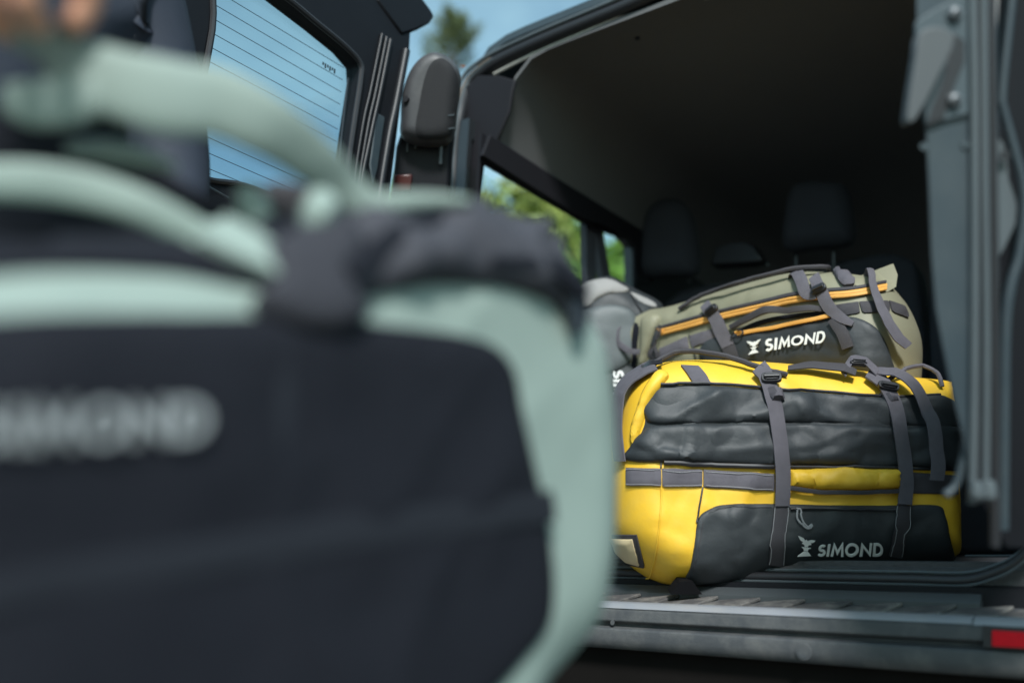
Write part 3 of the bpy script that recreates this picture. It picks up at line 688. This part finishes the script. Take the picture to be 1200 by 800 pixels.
# straps
Y.panel('side_fold', [(772, 437), (784, 441), (776, 452), (763, 470), (754, 495), (745, 522), (741, 505), (748, 480), (757, 457)], M['yellow'], yb, lift=.003, puff=.012, edge=8, step=3)
def crossed(path, w, n_=None): return Y.strap('compression_strap', path, w, M['webbing'], yb, lift=.016, thick=.003)
crossed([(887, 437), (899, 452), (908, 500), (913, 550), (914, 592)], [19, 17, 17, 17])
Y.strap('anchor_strap', [(914, 590), (911, 620), (907, 656)], [17, 17, 18], M['dark_webbing'], yb, lift=.012)
Y.panel('strap_end', [(897, 456), (913, 457), (917, 470), (902, 471)], M['webbing'], yb, lift=.027, smooth_corners=False, step=4)
Y.buckle((904, 450), rad(8), 23, 13, yb, lift=.024)
crossed([(1016, 444), (1034, 458), (1046, 484), (1054, 520), (1057, 560), (1055, 592)], [14, 16, 16, 16])
Y.strap('anchor_strap', [(1055, 592), (1052, 620), (1047, 646)], [15, 15, 16], M['dark_webbing'], yb, lift=.012)
Y.panel('strap_end', [(1029, 463), (1046, 466), (1051, 475), (1037, 476)], M['webbing'], yb, lift=.023, smooth_corners=False, step=4)
Y.buckle((1036, 459), rad(14), 24, 10, yb, lift=.024)
Y.strap('loose_strap', [(1022, 443), (1044, 450), (1062, 462), (1077, 488), (1089, 524), (1087, 562)], [8, 10, 13, 16, 16], M['webbing'], yb, lift=.012, floats=[.004, .016, .02, .016, .018, .022])
Y.strap('side_strap', [(772, 433), (757, 440), (741, 455), (734, 480), (731, 510), (731, 541)], [13, 13, 13], M['webbing'], yb, lift=.010, floats=[.002, .004, .012, .008, 0])
Y.panel('top_strap', [(798, 430), (819, 431), (827, 440), (834, 452), (813, 451), (806, 440)], M['webbing'], yb, lift=.008, smooth_corners=False)
Y.line('top_handle', [(762, 434), (778, 428), (792, 424), (815, 424), (850, 428), (890, 437), (920, 442)], .0052, M['dark_webbing'], yb, lift=.006, floats=[0, .008, .012, .014, .012, .006, 0])
Y.strap('top_webbing', [(922, 436), (950, 437), (985, 443), (1000, 447)], [5, 8, 9, 7], M['dark_webbing'], yb, lift=.010, floats=[0, .008, .014, .01])
Y.strap('top_webbing', [(985, 446), (994, 438), (1010, 440), (1024, 446)], [8, 8, 8], M['webbing'], yb, lift=.012, floats=[.004, .018, .018, .008])
Y.buckle((1002, 441), rad(6), 20, 6, yb, lift=.03)
Y.line('top_loop', [(1040, 448), (1058, 444), (1078, 443), (1096, 448), (1103, 456)], .0040, M['webbing'], yb, lift=.006, floats=[0, .014, .018, .012, 0])
Y.strap('zip_pull', [(757, 434), (768, 432), (778, 431)], [6, 6, 5], M['plastic'], yb, lift=.014)
# zip cord
zc = Y.line('pull_cord', [(931, 595), (935, 598), (938, 609), (944, 617), (948, 613)], .0016, M['cord'], yb, lift=.014)
Y.line('pull_cord', [(932, 597), (932, 607), (938, 615), (944, 619), (950, 617)], .0016, M['cord'], yb, lift=.015)
# name window at the end of the bag
tag_ = Y.panel('name_window', [(718, 626), (746.5, 626), (756, 664.5), (734, 660), (722, 648)], M['dark_webbing'], yb, lift=.005, step=5, smooth_corners=False)
Y.panel('name_card', [(719, 630), (743, 630), (751, 660), (736, 656), (724, 645)], M['cream'], tag_, lift=.012, step=3, smooth_corners=False)
# foot / loose buckle that hangs over the sill
ft = MB(); o_ = [P(x, y, 1.50) for x, y in ((786, 696), (791, 688), (797, 681), (812, 681), (817, 688), (823, 696))]
link('bag_foot', *extrude(o_, FW*.03), mat('black_foot', (.005, .005, .006), .9, spec=.1), yb, smooth=False)
for pth in ([(905.5, 592), (902.5, 622), (898.5, 655)], [(922, 592), (919.5, 622), (915.5, 655)], [(1048, 594), (1045, 620), (1040, 645)], [(1062, 594), (1059.5, 620), (1054.5, 645)],
            [(737, 550.5), (774, 551.5)], [(737, 567.5), (774, 568)], [(778, 552), (821, 552.5)], [(778, 568.5), (821, 569)], [(826, 553), (904, 557)], [(826, 569.5), (904, 573)]):
    Y.line('stitching', pth, .00055, M['cord'], yb, lift=.0125 if pth[0][0] > 890 else .0068)
for pth in ([(829, 599), (855, 594), (902, 593.5)], [(924, 594.5), (985, 595.5), (1046, 595.5)], [(812, 668), (817, 640), (821, 612)]):
    Y.line('stitching', pth, .0005, M['dark_webbing'], yb, lift=.0085)
v, f, wd = word('SIMOND')
printed(Y, 'lettering', v, f, (954, 644), np.array((76/wd, -.7*76/wd/76*1.0)), (1.8, -12.6), M['white_print'], yb, .016)
v, f = emblem(); printed(Y, 'emblem', v, f, (931, 643.5), (19, -.4), (.6, -14.5), M['white_print'], yb, .016)

# =================================================================== OLIVE BAG
hd = rad(100); ou = np.array((math.sin(hd), math.cos(hd), .02)); on_ = np.array((math.cos(hd), -math.sin(hd), 0))
ob = thing('duffel_bag', 'olive green duffel bag with orange zips lying on the yellow bag', 'duffel bag', tuple(P(905, 445, 1.78)), 'duffel bags in the cargo bay')
oo = [(708, 448), (711, 415), (718, 387), (730, 373), (756, 367), (800, 362), (850, 347), (900, 333), (945, 323), (985, 323), (1018, 326), (1036, 330), (1046, 340), (1055, 352), (1064, 370), (1070, 390), (1071, 415), (1066, 450), (1040, 462), (960, 462), (860, 458), (780, 458), (730, 456)]
G = Bag(oo, P(900, 395, 1.94), ou, on_, .115, .085, step=.008, wob=.005, fold=.006, fs=7, pw=2.4, crk=.0045)
G.body('bag_body', M['olive'], ob)
G.panel('pocket_panel', [(820, 414), (824, 404), (832, 397), (850, 393), (880, 389), (930, 380), (975, 373), (1000, 372), (1020, 380), (1032, 392), (1042, 415), (1046, 446), (1000, 449), (940, 446), (880, 440), (830, 428)], M['black_tarp'], ob, lift=.004, puff=.004, edge=10, crk=.003, wr=.003, wscale=9, step=4)
for dz in (0, 3.6):
    G.strap('main_zip', [(776, 388+dz), (840, 371+dz), (900, 357+dz), (945, 348+dz), (1000, 344+dz), (1036, 337+dz)], [3, 3.4, 3.4], M['orange'], ob, lift=.008, thick=.004)
G.strap('zip_flap', [(770, 385), (840, 366), (900, 352), (945, 343), (1000, 339), (1036, 332)], [3, 4, 3], M['dark_webbing'], ob, lift=.006)
G.strap('pocket_zip', [(868, 392), (920, 382), (975, 372)], 4.2, M['orange'], ob, lift=.013, thick=.004)
for a, b, h in (((773, 409), (806, 394), 15), ((808, 394), (846, 382), 13)):
    G.panel('side_webbing', [a, b, (b[0]+2, b[1]+h), (a[0]+3, a[1]+h)], M['webbing'], ob, lift=.006, smooth_corners=False)
G.line('seam', [(808, 392), (812, 402), (817, 422)], .0014, M['rubber'], ob, lift=.003)
G.strap('handle', [(858, 384), (880, 375), (905, 367), (940, 364), (968, 363)], [5, 7, 8, 7, 6], M['dark_webbing'], ob, lift=.010, floats=[0, .01, .018, .012, .002], thick=.006)
G.strap('handle_gap_shade', [(866, 389), (885, 381), (910, 374), (945, 369), (972, 368)], [3, 5, 5, 4], M['black_cloth'], ob, lift=.006)  # black strip below the handle: shade of the gap as colour
for a, b in (((978, 358), (1006, 354)), ((1007, 354), (1040, 353)), ((1041, 353), (1062, 360))):
    G.panel('side_webbing', [a, b, (b[0]+2, b[1]+13), (a[0]+4, a[1]+13)], M['dark_webbing'], ob, lift=.006, smooth_corners=False)
G.strap('compression_strap', [(829, 360), (840, 372), (848, 388), (857, 407)], [13, 15, 16, 15], M['webbing'], ob, lift=.014)
G.strap('anchor_strap', [(857, 407), (862, 420), (866, 436)], [15, 15], M['dark_webbing'], ob, lift=.013)
G.buckle((839, 366), rad(-12), 18, 10, ob, lift=.020)
G.strap('compression_strap', [(931, 319), (941, 332), (948, 347), (960, 347)], [14, 15, 14, 12], M['webbing'], ob, lift=.013, floats=[0, .004, .004, .004])
G.strap('compression_strap', [(955, 330), (966, 345), (976, 362), (990, 376), (1001, 383)], [14, 15, 15, 12, 6], M['webbing'], ob, lift=.016)
G.strap('anchor_strap', [(980, 376), (990, 392), (996, 408)], [14, 14], M['dark_webbing'], ob, lift=.014)
G.buckle((964, 343), rad(-6), 18, 10, ob, lift=.024)
G.panel('top_strap', [(971, 313), (985, 313), (1002, 330), (1001, 335), (990, 337), (984, 332)], M['webbing'], ob, lift=.014, smooth_corners=False, step=4)
G.strap('loose_strap', [(1016, 318), (1015, 334), (1020, 350), (1030, 375), (1040, 395), (1050, 407)], [8, 8, 9, 11, 12, 10], M['webbing'], ob, lift=.012, floats=[.006, .014, .012, .012, .014, .018])
pk = [(1002, 334), (1012, 322), (1026, 317), (1047, 309), (1052, 322), (1050, 336), (1040, 342), (1020, 341)]
pv = []
for (x, y), up_ in zip(pk, (0, .004, .010, .028, .016, .010, 0, 0)): l, n = G.hit(x, y); pv.append(l+n*.006-FW*up_*.5)
pv = [P(x, y, (v_-EYE)@FW) for (x, y), v_ in zip(pk, pv)]
link('corner_peak', *extrude(pv, FW*.012), M['olive'], ob)
G.line('strap_tail', [(977, 310), (988, 312), (1002, 311), (1015, 318)], .0026, M['webbing'], ob, lift=.006, floats=[.01, .012, .014, .006])
G.buckle((978, 309), rad(-20), 12, 5, ob, lift=.02)
G.line('top_handle', [(798, 364), (825, 352), (870, 340), (925, 326), (960, 321), (976, 318)], .0052, M['dark_webbing'], ob, lift=.007, floats=[0, .008, .014, .014, .008, 0])
G.line('zip_cord', [(778, 381), (774, 392), (772, 405), (773, 414)], .0022, M['dark_webbing'], ob, lift=.014)
G.line('zip_cord', [(780, 383), (777, 394), (771, 402), (770, 412)], .0016, M['dark_webbing'], ob, lift=.016)
G.line('zip_cord', [(870, 388), (876, 391), (872, 396), (862, 397), (866, 391)], .0016, M['plastic'], ob, lift=.018)
G.line('zip_slider', [(774, 387), (780, 389)], .0034, M['orange'], ob, lift=.012)
G.line('zip_slider', [(866, 391), (872, 390)], .0030, M['orange'], ob, lift=.014)
G.strap('end_loop', [(735, 378), (729, 388), (731, 402), (742, 411), (756, 412)], [6, 7, 7, 6], M['webbing'], ob, lift=.008, floats=[0, .014, .018, .014, 0])
G.panel('end_fold', [(744, 378), (749, 384), (747, 404), (746, 430), (743, 446), (738, 446), (741, 420), (741, 396)], M['black_cloth'], ob, lift=.003)  # crease drawn as a black strip, its shade put into the colour
G.panel('end_fold', [(754, 373), (774, 371), (768, 390), (759, 418), (752, 446), (746, 446), (751, 412), (752, 390)], M['olive'], ob, lift=.003, puff=.012, edge=8, step=3)
G.panel('end_patch', [(756, 395), (764, 388), (772, 386), (770, 398), (760, 408)], M['black_tarp'], ob, lift=.004)
G.panel('end_webbing', [(757, 412), (768, 405), (775, 418), (766, 426)], M['dark_webbing'], ob, lift=.005, smooth_corners=False)
v, f, wd = word('SIMOND')
printed(G, 'lettering', v, f, (901.5, 412.5), np.array((71, -10.5))/wd, (1.2, -13.2), M['white_print'], ob, .016)
v, f = emblem(); printed(G, 'emblem', v, f, (880.5, 415.0), (16.5, -2.2), (-.4, -13.5), M['white_print'], ob, .016)

# =================================================================== GREY BAG at the back
gb = thing('duffel_bag', 'grey duffel bag with a pale lid standing behind the olive bag', 'duffel bag', tuple(P(705, 520, 2.20)), 'duffel bags in the cargo bay')
go = [(655, 380), (668, 350), (680, 337), (692, 331), (712, 327), (728, 334), (748, 345), (766, 354), (777, 366), (778, 400), (772, 470), (760, 530), (690, 540), (655, 500)]
K = Bag(go, P(710, 420, 2.20), HR0, yn, .13, .09, step=.01, wob=.005, fold=.005)
K.body('bag_body', M['black_tarp'], gb)
K.panel('lid', [(670, 352), (680, 338), (692, 331), (712, 328), (728, 335), (737, 342), (715, 344), (700, 350), (690, 358), (676, 362)], M['grey_cloth'], gb, lift=.005, puff=.006, edge=8, step=4)
K.panel('lid_flap', [(738, 343), (752, 348), (766, 355), (768, 360), (752, 355)], M['grey_cloth'], gb, lift=.004)
K.line('seam', [(738, 345), (745, 356), (752, 366)], .0016, M['rubber'], gb)
K.strap('side_strap', [(718, 388), (730, 382), (742, 380)], 5, M['dark_webbing'], gb)
K.strap('buckle_strap', [(768, 366), (776, 364), (784, 363)], 4, M['plastic'], gb, lift=.012)
K.panel('front_panel', [(664, 372), (690, 362), (722, 358), (745, 372), (742, 420), (700, 440), (664, 430)], mat('slate_cloth', (.085, .10, .105), .55, bump=.15, bscale=140), gb, lift=.004, puff=.006, wr=.003)
v, f, wd = word('SIMOND')
printed(K, 'lettering', v, f, (717, 436), np.array((0, 70))/wd, (13, 0), M['white_print'], gb, .012)

# =================================================================== GREEN BAG in front, carried
pA, pB = P(60, 520, .41), P(690, 520, .70)
fu = pB-pA; fu[2] = 0; fu /= np.linalg.norm(fu); fn = np.array((fu[1], -fu[0], 0.0))
if fn@FW > 0: fn = -fn
fb = thing('duffel_bag', 'mint green and black duffel bag carried by its handle in front of the van', 'duffel bag', tuple(P(330, 950, .60)))
fo_ = [(-330, 480), (-300, 370), (-200, 320), (-60, 300), (80, 290), (200, 285), (320, 262), (420, 252), (480, 250), (530, 256), (570, 270), (596, 300), (618, 345), (640, 380), (654, 415), (664, 470), (668, 540), (666, 620), (658, 680), (642, 735), (612, 775), (575, 815), (540, 880), (420, 960), (200, 1010), (-80, 1000), (-260, 900), (-325, 700)]
Fb = Bag(fo_, P(330, 540, .60), fu, fn, .095, .085, step=.0085, wob=.003, fold=.003, fs=8, back=1.2, pw=2.2)
Fb.body('bag_body', M['mint'], fb)
Fb.panel('pocket_panel', [(-260, 420), (-120, 390), (0, 376), (120, 372), (250, 372), (330, 372), (400, 376), (470, 384), (530, 392), (572, 404), (598, 432), (608, 480), (622, 545), (638, 610), (646, 680), (640, 730), (612, 770), (570, 815), (480, 880), (300, 930), (60, 940), (-180, 890), (-290, 740), (-295, 560)], M['black_cloth'], fb, lift=.004, puff=.006, edge=40, wr=.003, wscale=9, step=12)
Fb.strap('pocket_flap', [(-200, 760), (0, 690), (200, 655), (420, 620), (635, 592)], [34, 40, 44, 36], M['faint_tarp'], fb, lift=.0115)
Fb.strap('pocket_webbing', [(330, 400), (322, 460), (318, 540), (325, 625)], [34, 36, 36], M['faint_tarp'], fb, lift=.0095)
Fb.panel('lid_panel', [(400, 268), (450, 258), (520, 250), (560, 238), (620, 236), (660, 270), (682, 320), (684, 362), (664, 372), (640, 352), (605, 340), (560, 334), (500, 334), (440, 346), (400, 356), (372, 344), (360, 312)], mat('charcoal_cloth', (.052, .052, .062), .8, weave=.3, spec=.2), fb, lift=.004, puff=.008, edge=26, wr=.015, wscale=13, step=7)
Fb.strap('lid_fold_shade', [(392, 338), (430, 310), (470, 288), (505, 276)], [28, 26, 20, 12], M['black_cloth'], fb, lift=.020)  # black strips on the lid: shade in the creases given as colour
Fb.strap('lid_fold_shade', [(560, 318), (600, 316), (640, 326), (664, 352)], [10, 18, 20, 16], M['black_cloth'], fb, lift=.018)
Fb.strap('tab', [(656, 345), (664, 372), (664, 394)], [20, 22, 10], M['plastic'], fb, lift=.012)
Fb.panel('strap_patch', [(296, 312), (345, 285), (392, 262), (424, 296), (404, 340), (424, 368), (384, 394), (330, 388), (292, 360), (312, 336)], mat('charcoal_webbing', (.036, .036, .044), .8, weave=.4, spec=.2), fb, lift=.010, puff=.01, edge=30, step=8)
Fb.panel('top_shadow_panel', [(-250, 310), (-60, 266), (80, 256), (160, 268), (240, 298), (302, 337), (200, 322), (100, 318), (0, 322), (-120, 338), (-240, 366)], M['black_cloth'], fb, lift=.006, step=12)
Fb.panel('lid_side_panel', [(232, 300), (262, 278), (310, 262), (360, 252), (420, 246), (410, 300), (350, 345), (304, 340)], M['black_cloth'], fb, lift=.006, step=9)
Fb.strap('shoulder_strap_end', [(232, 282), (270, 300), (305, 318), (334, 334)], [36, 38, 32, 18], M['mint'], fb, lift=.014, thick=.006)
Fb.panel('toggle', [(352, 270), (372, 264), (388, 268), (390, 284), (372, 293), (356, 288)], M['mint'], fb, lift=.022, puff=.006, edge=8, step=5)
# shoulder straps and carrying handle: thick padded bands in the air above the bag
def band(name, path, w, thick, m, n=10):                     # path of (x, y, depth); w: width in pixels along the path
    c = spline([(p[0], p[1], p[2]*1000) for p in path], n); k = len(c)
    ws = np.interp(np.linspace(0, 1, k), np.linspace(0, 1, len(w)), w)
    t2 = np.gradient(c[:, :2], axis=0); t2 /= np.linalg.norm(t2, axis=1)[:, None]
    V, F = [], []; q = 14
    for i in range(k):
        d = c[i, 2]/1000; o = P(c[i, 0], c[i, 1], d); hw = ws[i]/2*d/FPX
        a = RT*(-t2[i, 1])-UP*t2[i, 0]
        b = -FW*.94+UP*.34
        for j in range(q):
            th = 2*math.pi*j/q; V.append(o+a*hw*math.copysign(abs(math.cos(th))**.7, math.cos(th))+b*thick/2*math.sin(th))
    F = [[i*q+j, i*q+(j+1) % q, (i+1)*q+(j+1) % q, (i+1)*q+j] for i in range(k-1) for j in range(q)]
    F += [list(range(q)), list(range((k-1)*q, k*q))]
    return link(name, V, F, m, fb)
HD = .50
band('handle', [(-150, 40, 0.510), (-60, 22, 0.520), (0, 30, 0.530), (55, 52, 0.535), (110, 88, 0.540), (190, 112, 0.540), (260, 122, 0.550), (320, 152, 0.560), (370, 190, 0.580), (410, 228, 0.600), (450, 252, 0.610)], [36, 36, 36, 46, 78, 90, 82, 70, 58, 48, 34], .012, M['mint'])
band('handle_tail', [(8, 116, 0.535), (40, 122, 0.535), (80, 118, 0.537), (120, 108, 0.540)], [36, 56, 60, 50], .012, M['mint'])
band('handle_end', [(410, 238, 0.605), (460, 238, 0.610), (510, 236, 0.620), (552, 238, 0.625)], [26, 24, 18, 10], .010, M['mint'])
band('shoulder_strap', [(-150, 232, 0.510), (-50, 214, 0.520), (30, 212, 0.530), (100, 222, 0.540), (170, 244, 0.540), (240, 280, 0.550), (300, 312, 0.560), (330, 330, 0.570)], [40, 42, 46, 46, 42, 38, 34, 24], .010, M['mint'])
band('shoulder_strap', [(-150, 380, 0.500), (-60, 356, 0.510), (40, 344, 0.520), (120, 341, 0.530), (200, 343, 0.540), (270, 348, 0.550), (318, 352, 0.560)], [44, 46, 50, 48, 44, 40, 26], .010, M['mint'])
band('strap_loop', [(80, 176, 0.570), (120, 176, 0.570), (165, 184, 0.575), (205, 196, 0.580)], [14, 26, 24, 10], .008, M['mint'])
band('strap_loop', [(286, 222, 0.590), (298, 240, 0.590), (310, 258, 0.590)], [24, 38, 24], .008, M['mint'])
band('strap_loop', [(352, 282, 0.560), (370, 276, 0.560), (390, 272, 0.565)], [18, 28, 16], .008, M['mint'])
band('dark_strap', [(255, 240, 0.600), (290, 238, 0.610), (330, 236, 0.610), (380, 252, 0.620), (440, 280, 0.630)], [10, 24, 46, 54, 40], .010, M['dark_webbing'])
band('dark_strap', [(-150, 160, 0.600), (-40, 154, 0.600), (60, 172, 0.600), (140, 208, 0.600), (220, 248, 0.600), (300, 272, 0.600), (350, 300, 0.600)], [60, 70, 70, 70, 56, 54, 40], .010, M['black_cloth'])
band('dark_strap', [(-150, 290, 0.590), (-40, 272, 0.590), (60, 268, 0.590), (150, 282, 0.590), (230, 310, 0.590), (300, 334, 0.590)], [60, 66, 66, 60, 50, 30], .010, M['black_cloth'])
v, f, wd = word('SIMOND')
printed(Fb, 'lettering', v, f, (-35, 526), np.array((262, -8))/wd, (2, -46), M['dull_print'], fb, .018)
v, f = emblem(); printed(Fb, 'emblem', v, f, (-125, 538), (66, -2), (2, -66), M['dull_print'], fb, .018)

# =================================================================== PERSON
pc = P(-135, 560, 1.06)
per = thing('person', 'person in dark navy clothes holding the mint green bag by its handle', 'person', (pc[0], pc[1], 0))
hand = P(-4, -12, .51)
fdir = np.array((hand[0]-pc[0], hand[1]-pc[1], 0)); fdir /= np.linalg.norm(fdir); sdir = np.array((fdir[1], -fdir[0], 0))   # facing, to own right
def W_(f_, s_, z): return np.array((pc[0], pc[1], 0))+fdir*f_+sdir*s_+np.array((0, 0, z))
def skin(name, verts, edges, radii, m, parent, root=0, sub=2):
    me = bpy.data.meshes.new(name); me.from_pydata([tuple(np.array(v)-BASE[parent.name]) for v in verts], edges, [])
    o = bpy.data.objects.new(name, me); COL.objects.link(o); o.parent = parent; BASE[o.name] = BASE[parent.name]
    s = o.modifiers.new('skin', 'SKIN'); s.use_smooth_shade = True
    for i, r in enumerate(radii): 
        sv = me.skin_vertices[0].data[i]; sv.radius = r if isinstance(r, tuple) else (r, r); sv.use_root = (i == root)
    if sub: b = o.modifiers.new('sub', 'SUBSURF'); b.levels = sub; b.render_levels = sub
    me.materials.append(m); return o
sh_r, sh_l = W_(.02, .19, 1.42), W_(.02, -.19, 1.42)
wr = hand+np.array((0, 0, .075))+(sh_r-hand)*.10
el = (sh_r+wr)/2+np.array((0, 0, -.10))+sdir*.10
bv = [W_(0, 0, .96), W_(0, 0, 1.12), W_(.01, 0, 1.28), W_(.01, 0, 1.42), W_(.02, 0, 1.50), W_(.03, 0, 1.56), W_(.035, 0, 1.64), W_(.03, 0, 1.72),
      sh_r, el, wr, sh_l, W_(.03, -.27, 1.14), W_(.14, -.25, .92), W_(.17, -.24, .84),
      W_(0, .10, .92), W_(.03, .11, .50), W_(-.02, .11, .09), W_(.12, .12, .04), W_(0, -.10, .92), W_(.02, -.11, .50), W_(-.03, -.11, .09), W_(.11, -.12, .04)]
be = [(0, 1), (1, 2), (2, 3), (3, 4), (4, 5), (5, 6), (6, 7), (3, 8), (8, 9), (9, 10), (3, 11), (11, 12), (12, 13), (13, 14), (0, 15), (15, 16), (16, 17), (17, 18), (0, 19), (19, 20), (20, 21), (21, 22)]
br = [.13, .125, .14, .11, .052, .06, .088, .06, .055, .042, .028, .055, .042, .028, .03, .082, .056, .04, .035, .082, .056, .04, .035]
skin('body', bv, be, br, M['skin'], per)
jv = [W_(0, 0, .90), W_(0, 0, 1.12), W_(.01, 0, 1.28), W_(.01, 0, 1.42), W_(.02, 0, 1.49), sh_r, el, wr+(el-wr)*.15, sh_l, bv[12], bv[13]]
skin('jacket', jv, [(0, 1), (1, 2), (2, 3), (3, 4), (3, 5), (5, 6), (6, 7), (3, 8), (8, 9), (9, 10)], [.175, .16, .17, .135, .07, .075, .06, .045, .075, .06, .045], M['jacket'], per)
tv = [W_(0, 0, .97), W_(0, .10, .90), W_(.03, .11, .50), W_(-.02, .11, .10), W_(0, -.10, .90), W_(.02, -.11, .50), W_(-.03, -.11, .10)]
skin('trousers', tv, [(0, 1), (1, 2), (2, 3), (0, 4), (4, 5), (5, 6)], [.15, .105, .08, .062, .105, .08, .062], M['jeans'], per)
for s_ in (.11, -.115): skin('shoe', [W_(-.06, s_, .05), W_(.04, s_, .055), W_(.15, s_*1.05, .035), W_(.20, s_*1.06, .03)], [(0, 1), (1, 2), (2, 3)], [.045, .05, .04, .022], M['shoe'], per)
skin('hair', [W_(-.02, 0, 1.60), W_(-.005, 0, 1.69), W_(.02, 0, 1.76)], [(0, 1), (1, 2)], [.075, .095, .075], M['hair'], per)
hd_ = W_(.03, 0, 1.64)
for s_ in (-.034, .034): skin('eye', [hd_+fdir*.074+sdir*s_, hd_+fdir*.081+sdir*s_], [(0, 1)], [.010, .006], M['hair'], per, sub=2)
skin('nose', [hd_+fdir*.088+np.array((0, 0, .01)), hd_+fdir*.108-np.array((0, 0, .022))], [(0, 1)], [.007, .011], M['skin'], per)
skin('mouth', [hd_+fdir*.083-sdir*.02-np.array((0, 0, .048)), hd_+fdir*.088-np.array((0, 0, .048)), hd_+fdir*.083+sdir*.02-np.array((0, 0, .048))], [(0, 1), (1, 2)], [.004, .006, .004], M['skin'], per)
# hand closed round the handle: along runs the handle
ha = RT*.95-UP*.12; hu = UP*.95-FW*.25; hf = -FW
def hp_(a, u_, f_): return hand+ha*a+hu*u_+hf*f_
hv = [tuple(wr), tuple(hp_(0, .055, -.005)), tuple(hp_(-.002, .030, -.004))]; hedges = [(0, 1), (1, 2)]; hr = [.027, (.034, .020), (.038, .017)]
for k, a in enumerate((-.034, -.012, .010, .031)):
    i0 = len(hv); ln = (.9, 1.0, .97, .8)[k]
    hv += [tuple(hp_(a, .026, .008)), tuple(hp_(a, .012, .026*ln)), tuple(hp_(a, -.018*ln, .028)), tuple(hp_(a, -.030*ln, .010))]
    hedges += [(2, i0), (i0, i0+1), (i0+1, i0+2), (i0+2, i0+3)]; hr += [.0098, .0092, .0085, .0072]
i0 = len(hv); hv += [tuple(hp_(.040, .034, -.010)), tuple(hp_(.046, .008, -.022)), tuple(hp_(.036, -.016, -.010))]; hedges += [(1, i0), (i0, i0+1), (i0+1, i0+2)]; hr += [.013, .0105, .0085]
skin('hand', hv, hedges, hr, M['skin'], per, root=1)

# =================================================================== TREES
def crown_leafy(c, r, h, n, ls, seed):
    rng = np.random.default_rng(seed); cl = []
    for _ in range(46):
        d = rng.normal(size=3); d /= np.linalg.norm(d); k = rng.uniform(.45, 1.0)
        cl.append((np.array((d[0]*r, d[1]*r, d[2]*h))*k, rng.uniform(.16, .30)*r))
    V, F = [], []
    for i in range(n):
        o, s = cl[rng.integers(len(cl))]; p = np.array(c)+o+rng.normal(size=3)*s*.55
        a = rng.normal(size=3); a /= np.linalg.norm(a); b = np.cross(a, rng.normal(size=3)); b /= np.linalg.norm(b)+1e-9
        l = ls*rng.uniform(.6, 1.3); k = len(V)
        V += [p-a*l, p+b*l*.45, p+a*l, p-b*l*.45]; F.append([k, k+1, k+2, k+3])
    return V, F, cl
def tree(name, label, x, y, r, h, top, m, seed, n=3200, ls=.13, group='trees beyond the van'):
    t = thing(name, label, 'tree', (x, y, -.05), group); cz = top-h
    V, F, cl = crown_leafy((x, y, cz), r, h, n, ls, seed); link('crown', V, F, m, t, smooth=False)
    mb = MB(); mb.add(*tube(spline([(x, y, -.1), (x+.1, y, cz*.4), (x-.05, y+.1, cz), (x, y, top-h*.4)], 5), [.045*r+.09, .04*r+.06, .03*r+.03, .03], 8, updir=(1, 0, .1)))
    for o, s in cl[:9]: mb.add(*tube([(x, y, cz-h*.5+.3*o[2]), np.array((x, y, cz))+o*.5, np.array((x, y, cz))+o*.9], [.02*r+.03, .02*r, .01], 5, updir=(.3, 1, .2)))
    link('trunk', mb.v, mb.f, M['bark'], t)
def pine(label, x, y, top, r, seed, clear=.35, n=2600, gap=0):
    t = thing('pine_tree', label, 'tree', (x, y, -.05), 'trees beyond the van'); rng = np.random.default_rng(seed)
    mb = MB(); mb.add(*tube([(x, y, -.1), (x+.05, y, top*.5), (x, y, top)], [.16, .10, .02], 8, updir=(1, 0, .1))); V, F = [], []
    nb = 30
    for i in range(nb):
        z = top*(clear+(1-clear)*(i+.5)/nb); L_ = r*(1-(z/top-clear)/(1-clear))**.8*rng.uniform(.6, 1.1)+.15
        a = rng.uniform(0, 6.283); up = rng.uniform(.5, 1.6); d = np.array((math.cos(a), math.sin(a), up)); b0 = np.array((x, y, z)); mb.add(*tube([b0, b0+d*L_], [.03, .01], 4, updir=(0.2, .1, 1)))
        for _ in range(n//nb):
            p = b0+d*L_*rng.uniform(.25, 1.05)+rng.normal(size=3)*.045*(1+L_*.4)
            q = d*.6+rng.normal(size=3)*.7; q /= np.linalg.norm(q); w = np.cross(q, rng.normal(size=3)); w /= np.linalg.norm(w)+1e-9
            l = rng.uniform(.08, .2); k = len(V); V += [p-w*.012, p+w*.012, p+q*l+w*.008, p+q*l-w*.008]; F.append([k, k+1, k+2, k+3])
    link('crown', V, F, M['needle'], t, smooth=False); link('trunk', mb.v, mb.f, M['bark'], t)
def ground_at(px, d): q = P(px, 640, d); return q[0], q[1]
x, y = P(535, 45, 25)[:2]; pine('slender pine whose tip rises over the rear lamp of the van', x, y, P(537, 20, 25)[2], .80, 3, clear=.885, n=5000)
for i, (px, d, r, h, ty, m, lab) in enumerate((
    (585, 13, 1.7, 2.8, 120, 'leaf_b', 'yellowish tree next to the rear pillar through the side window'),
    (640, 17, 1.9, 2.6, 215, 'leaf', 'dark green tree with a gap of sky above, mid side window'),
    (672, 12, 1.4, 2.8, 210, 'leaf', 'bright green tree beside the vertical window bar'),
    (712, 15, .9, 2.0, 300, 'leaf', 'slim tree between the two window bars'),
    (742, 16, 1.2, 2.0, 306, 'leaf_b', 'brownish green tree in the small front quarter window'),
    (395, 20, 1.1, 2.0, 148, 'leaf', 'small green tree at the edge of the rear door window'),
    (300, 28, 3.0, 2.4, 206, 'leaf_b', 'low far tree along the bottom of the rear door window'))):
    x, y = ground_at(px, d); tree('leafy_tree', lab, x, y, r, h, P(px, ty, d)[2], M[m], 11+i, n=9000 if d < 18 else 2600, ls=.12 if d < 18 else .16)
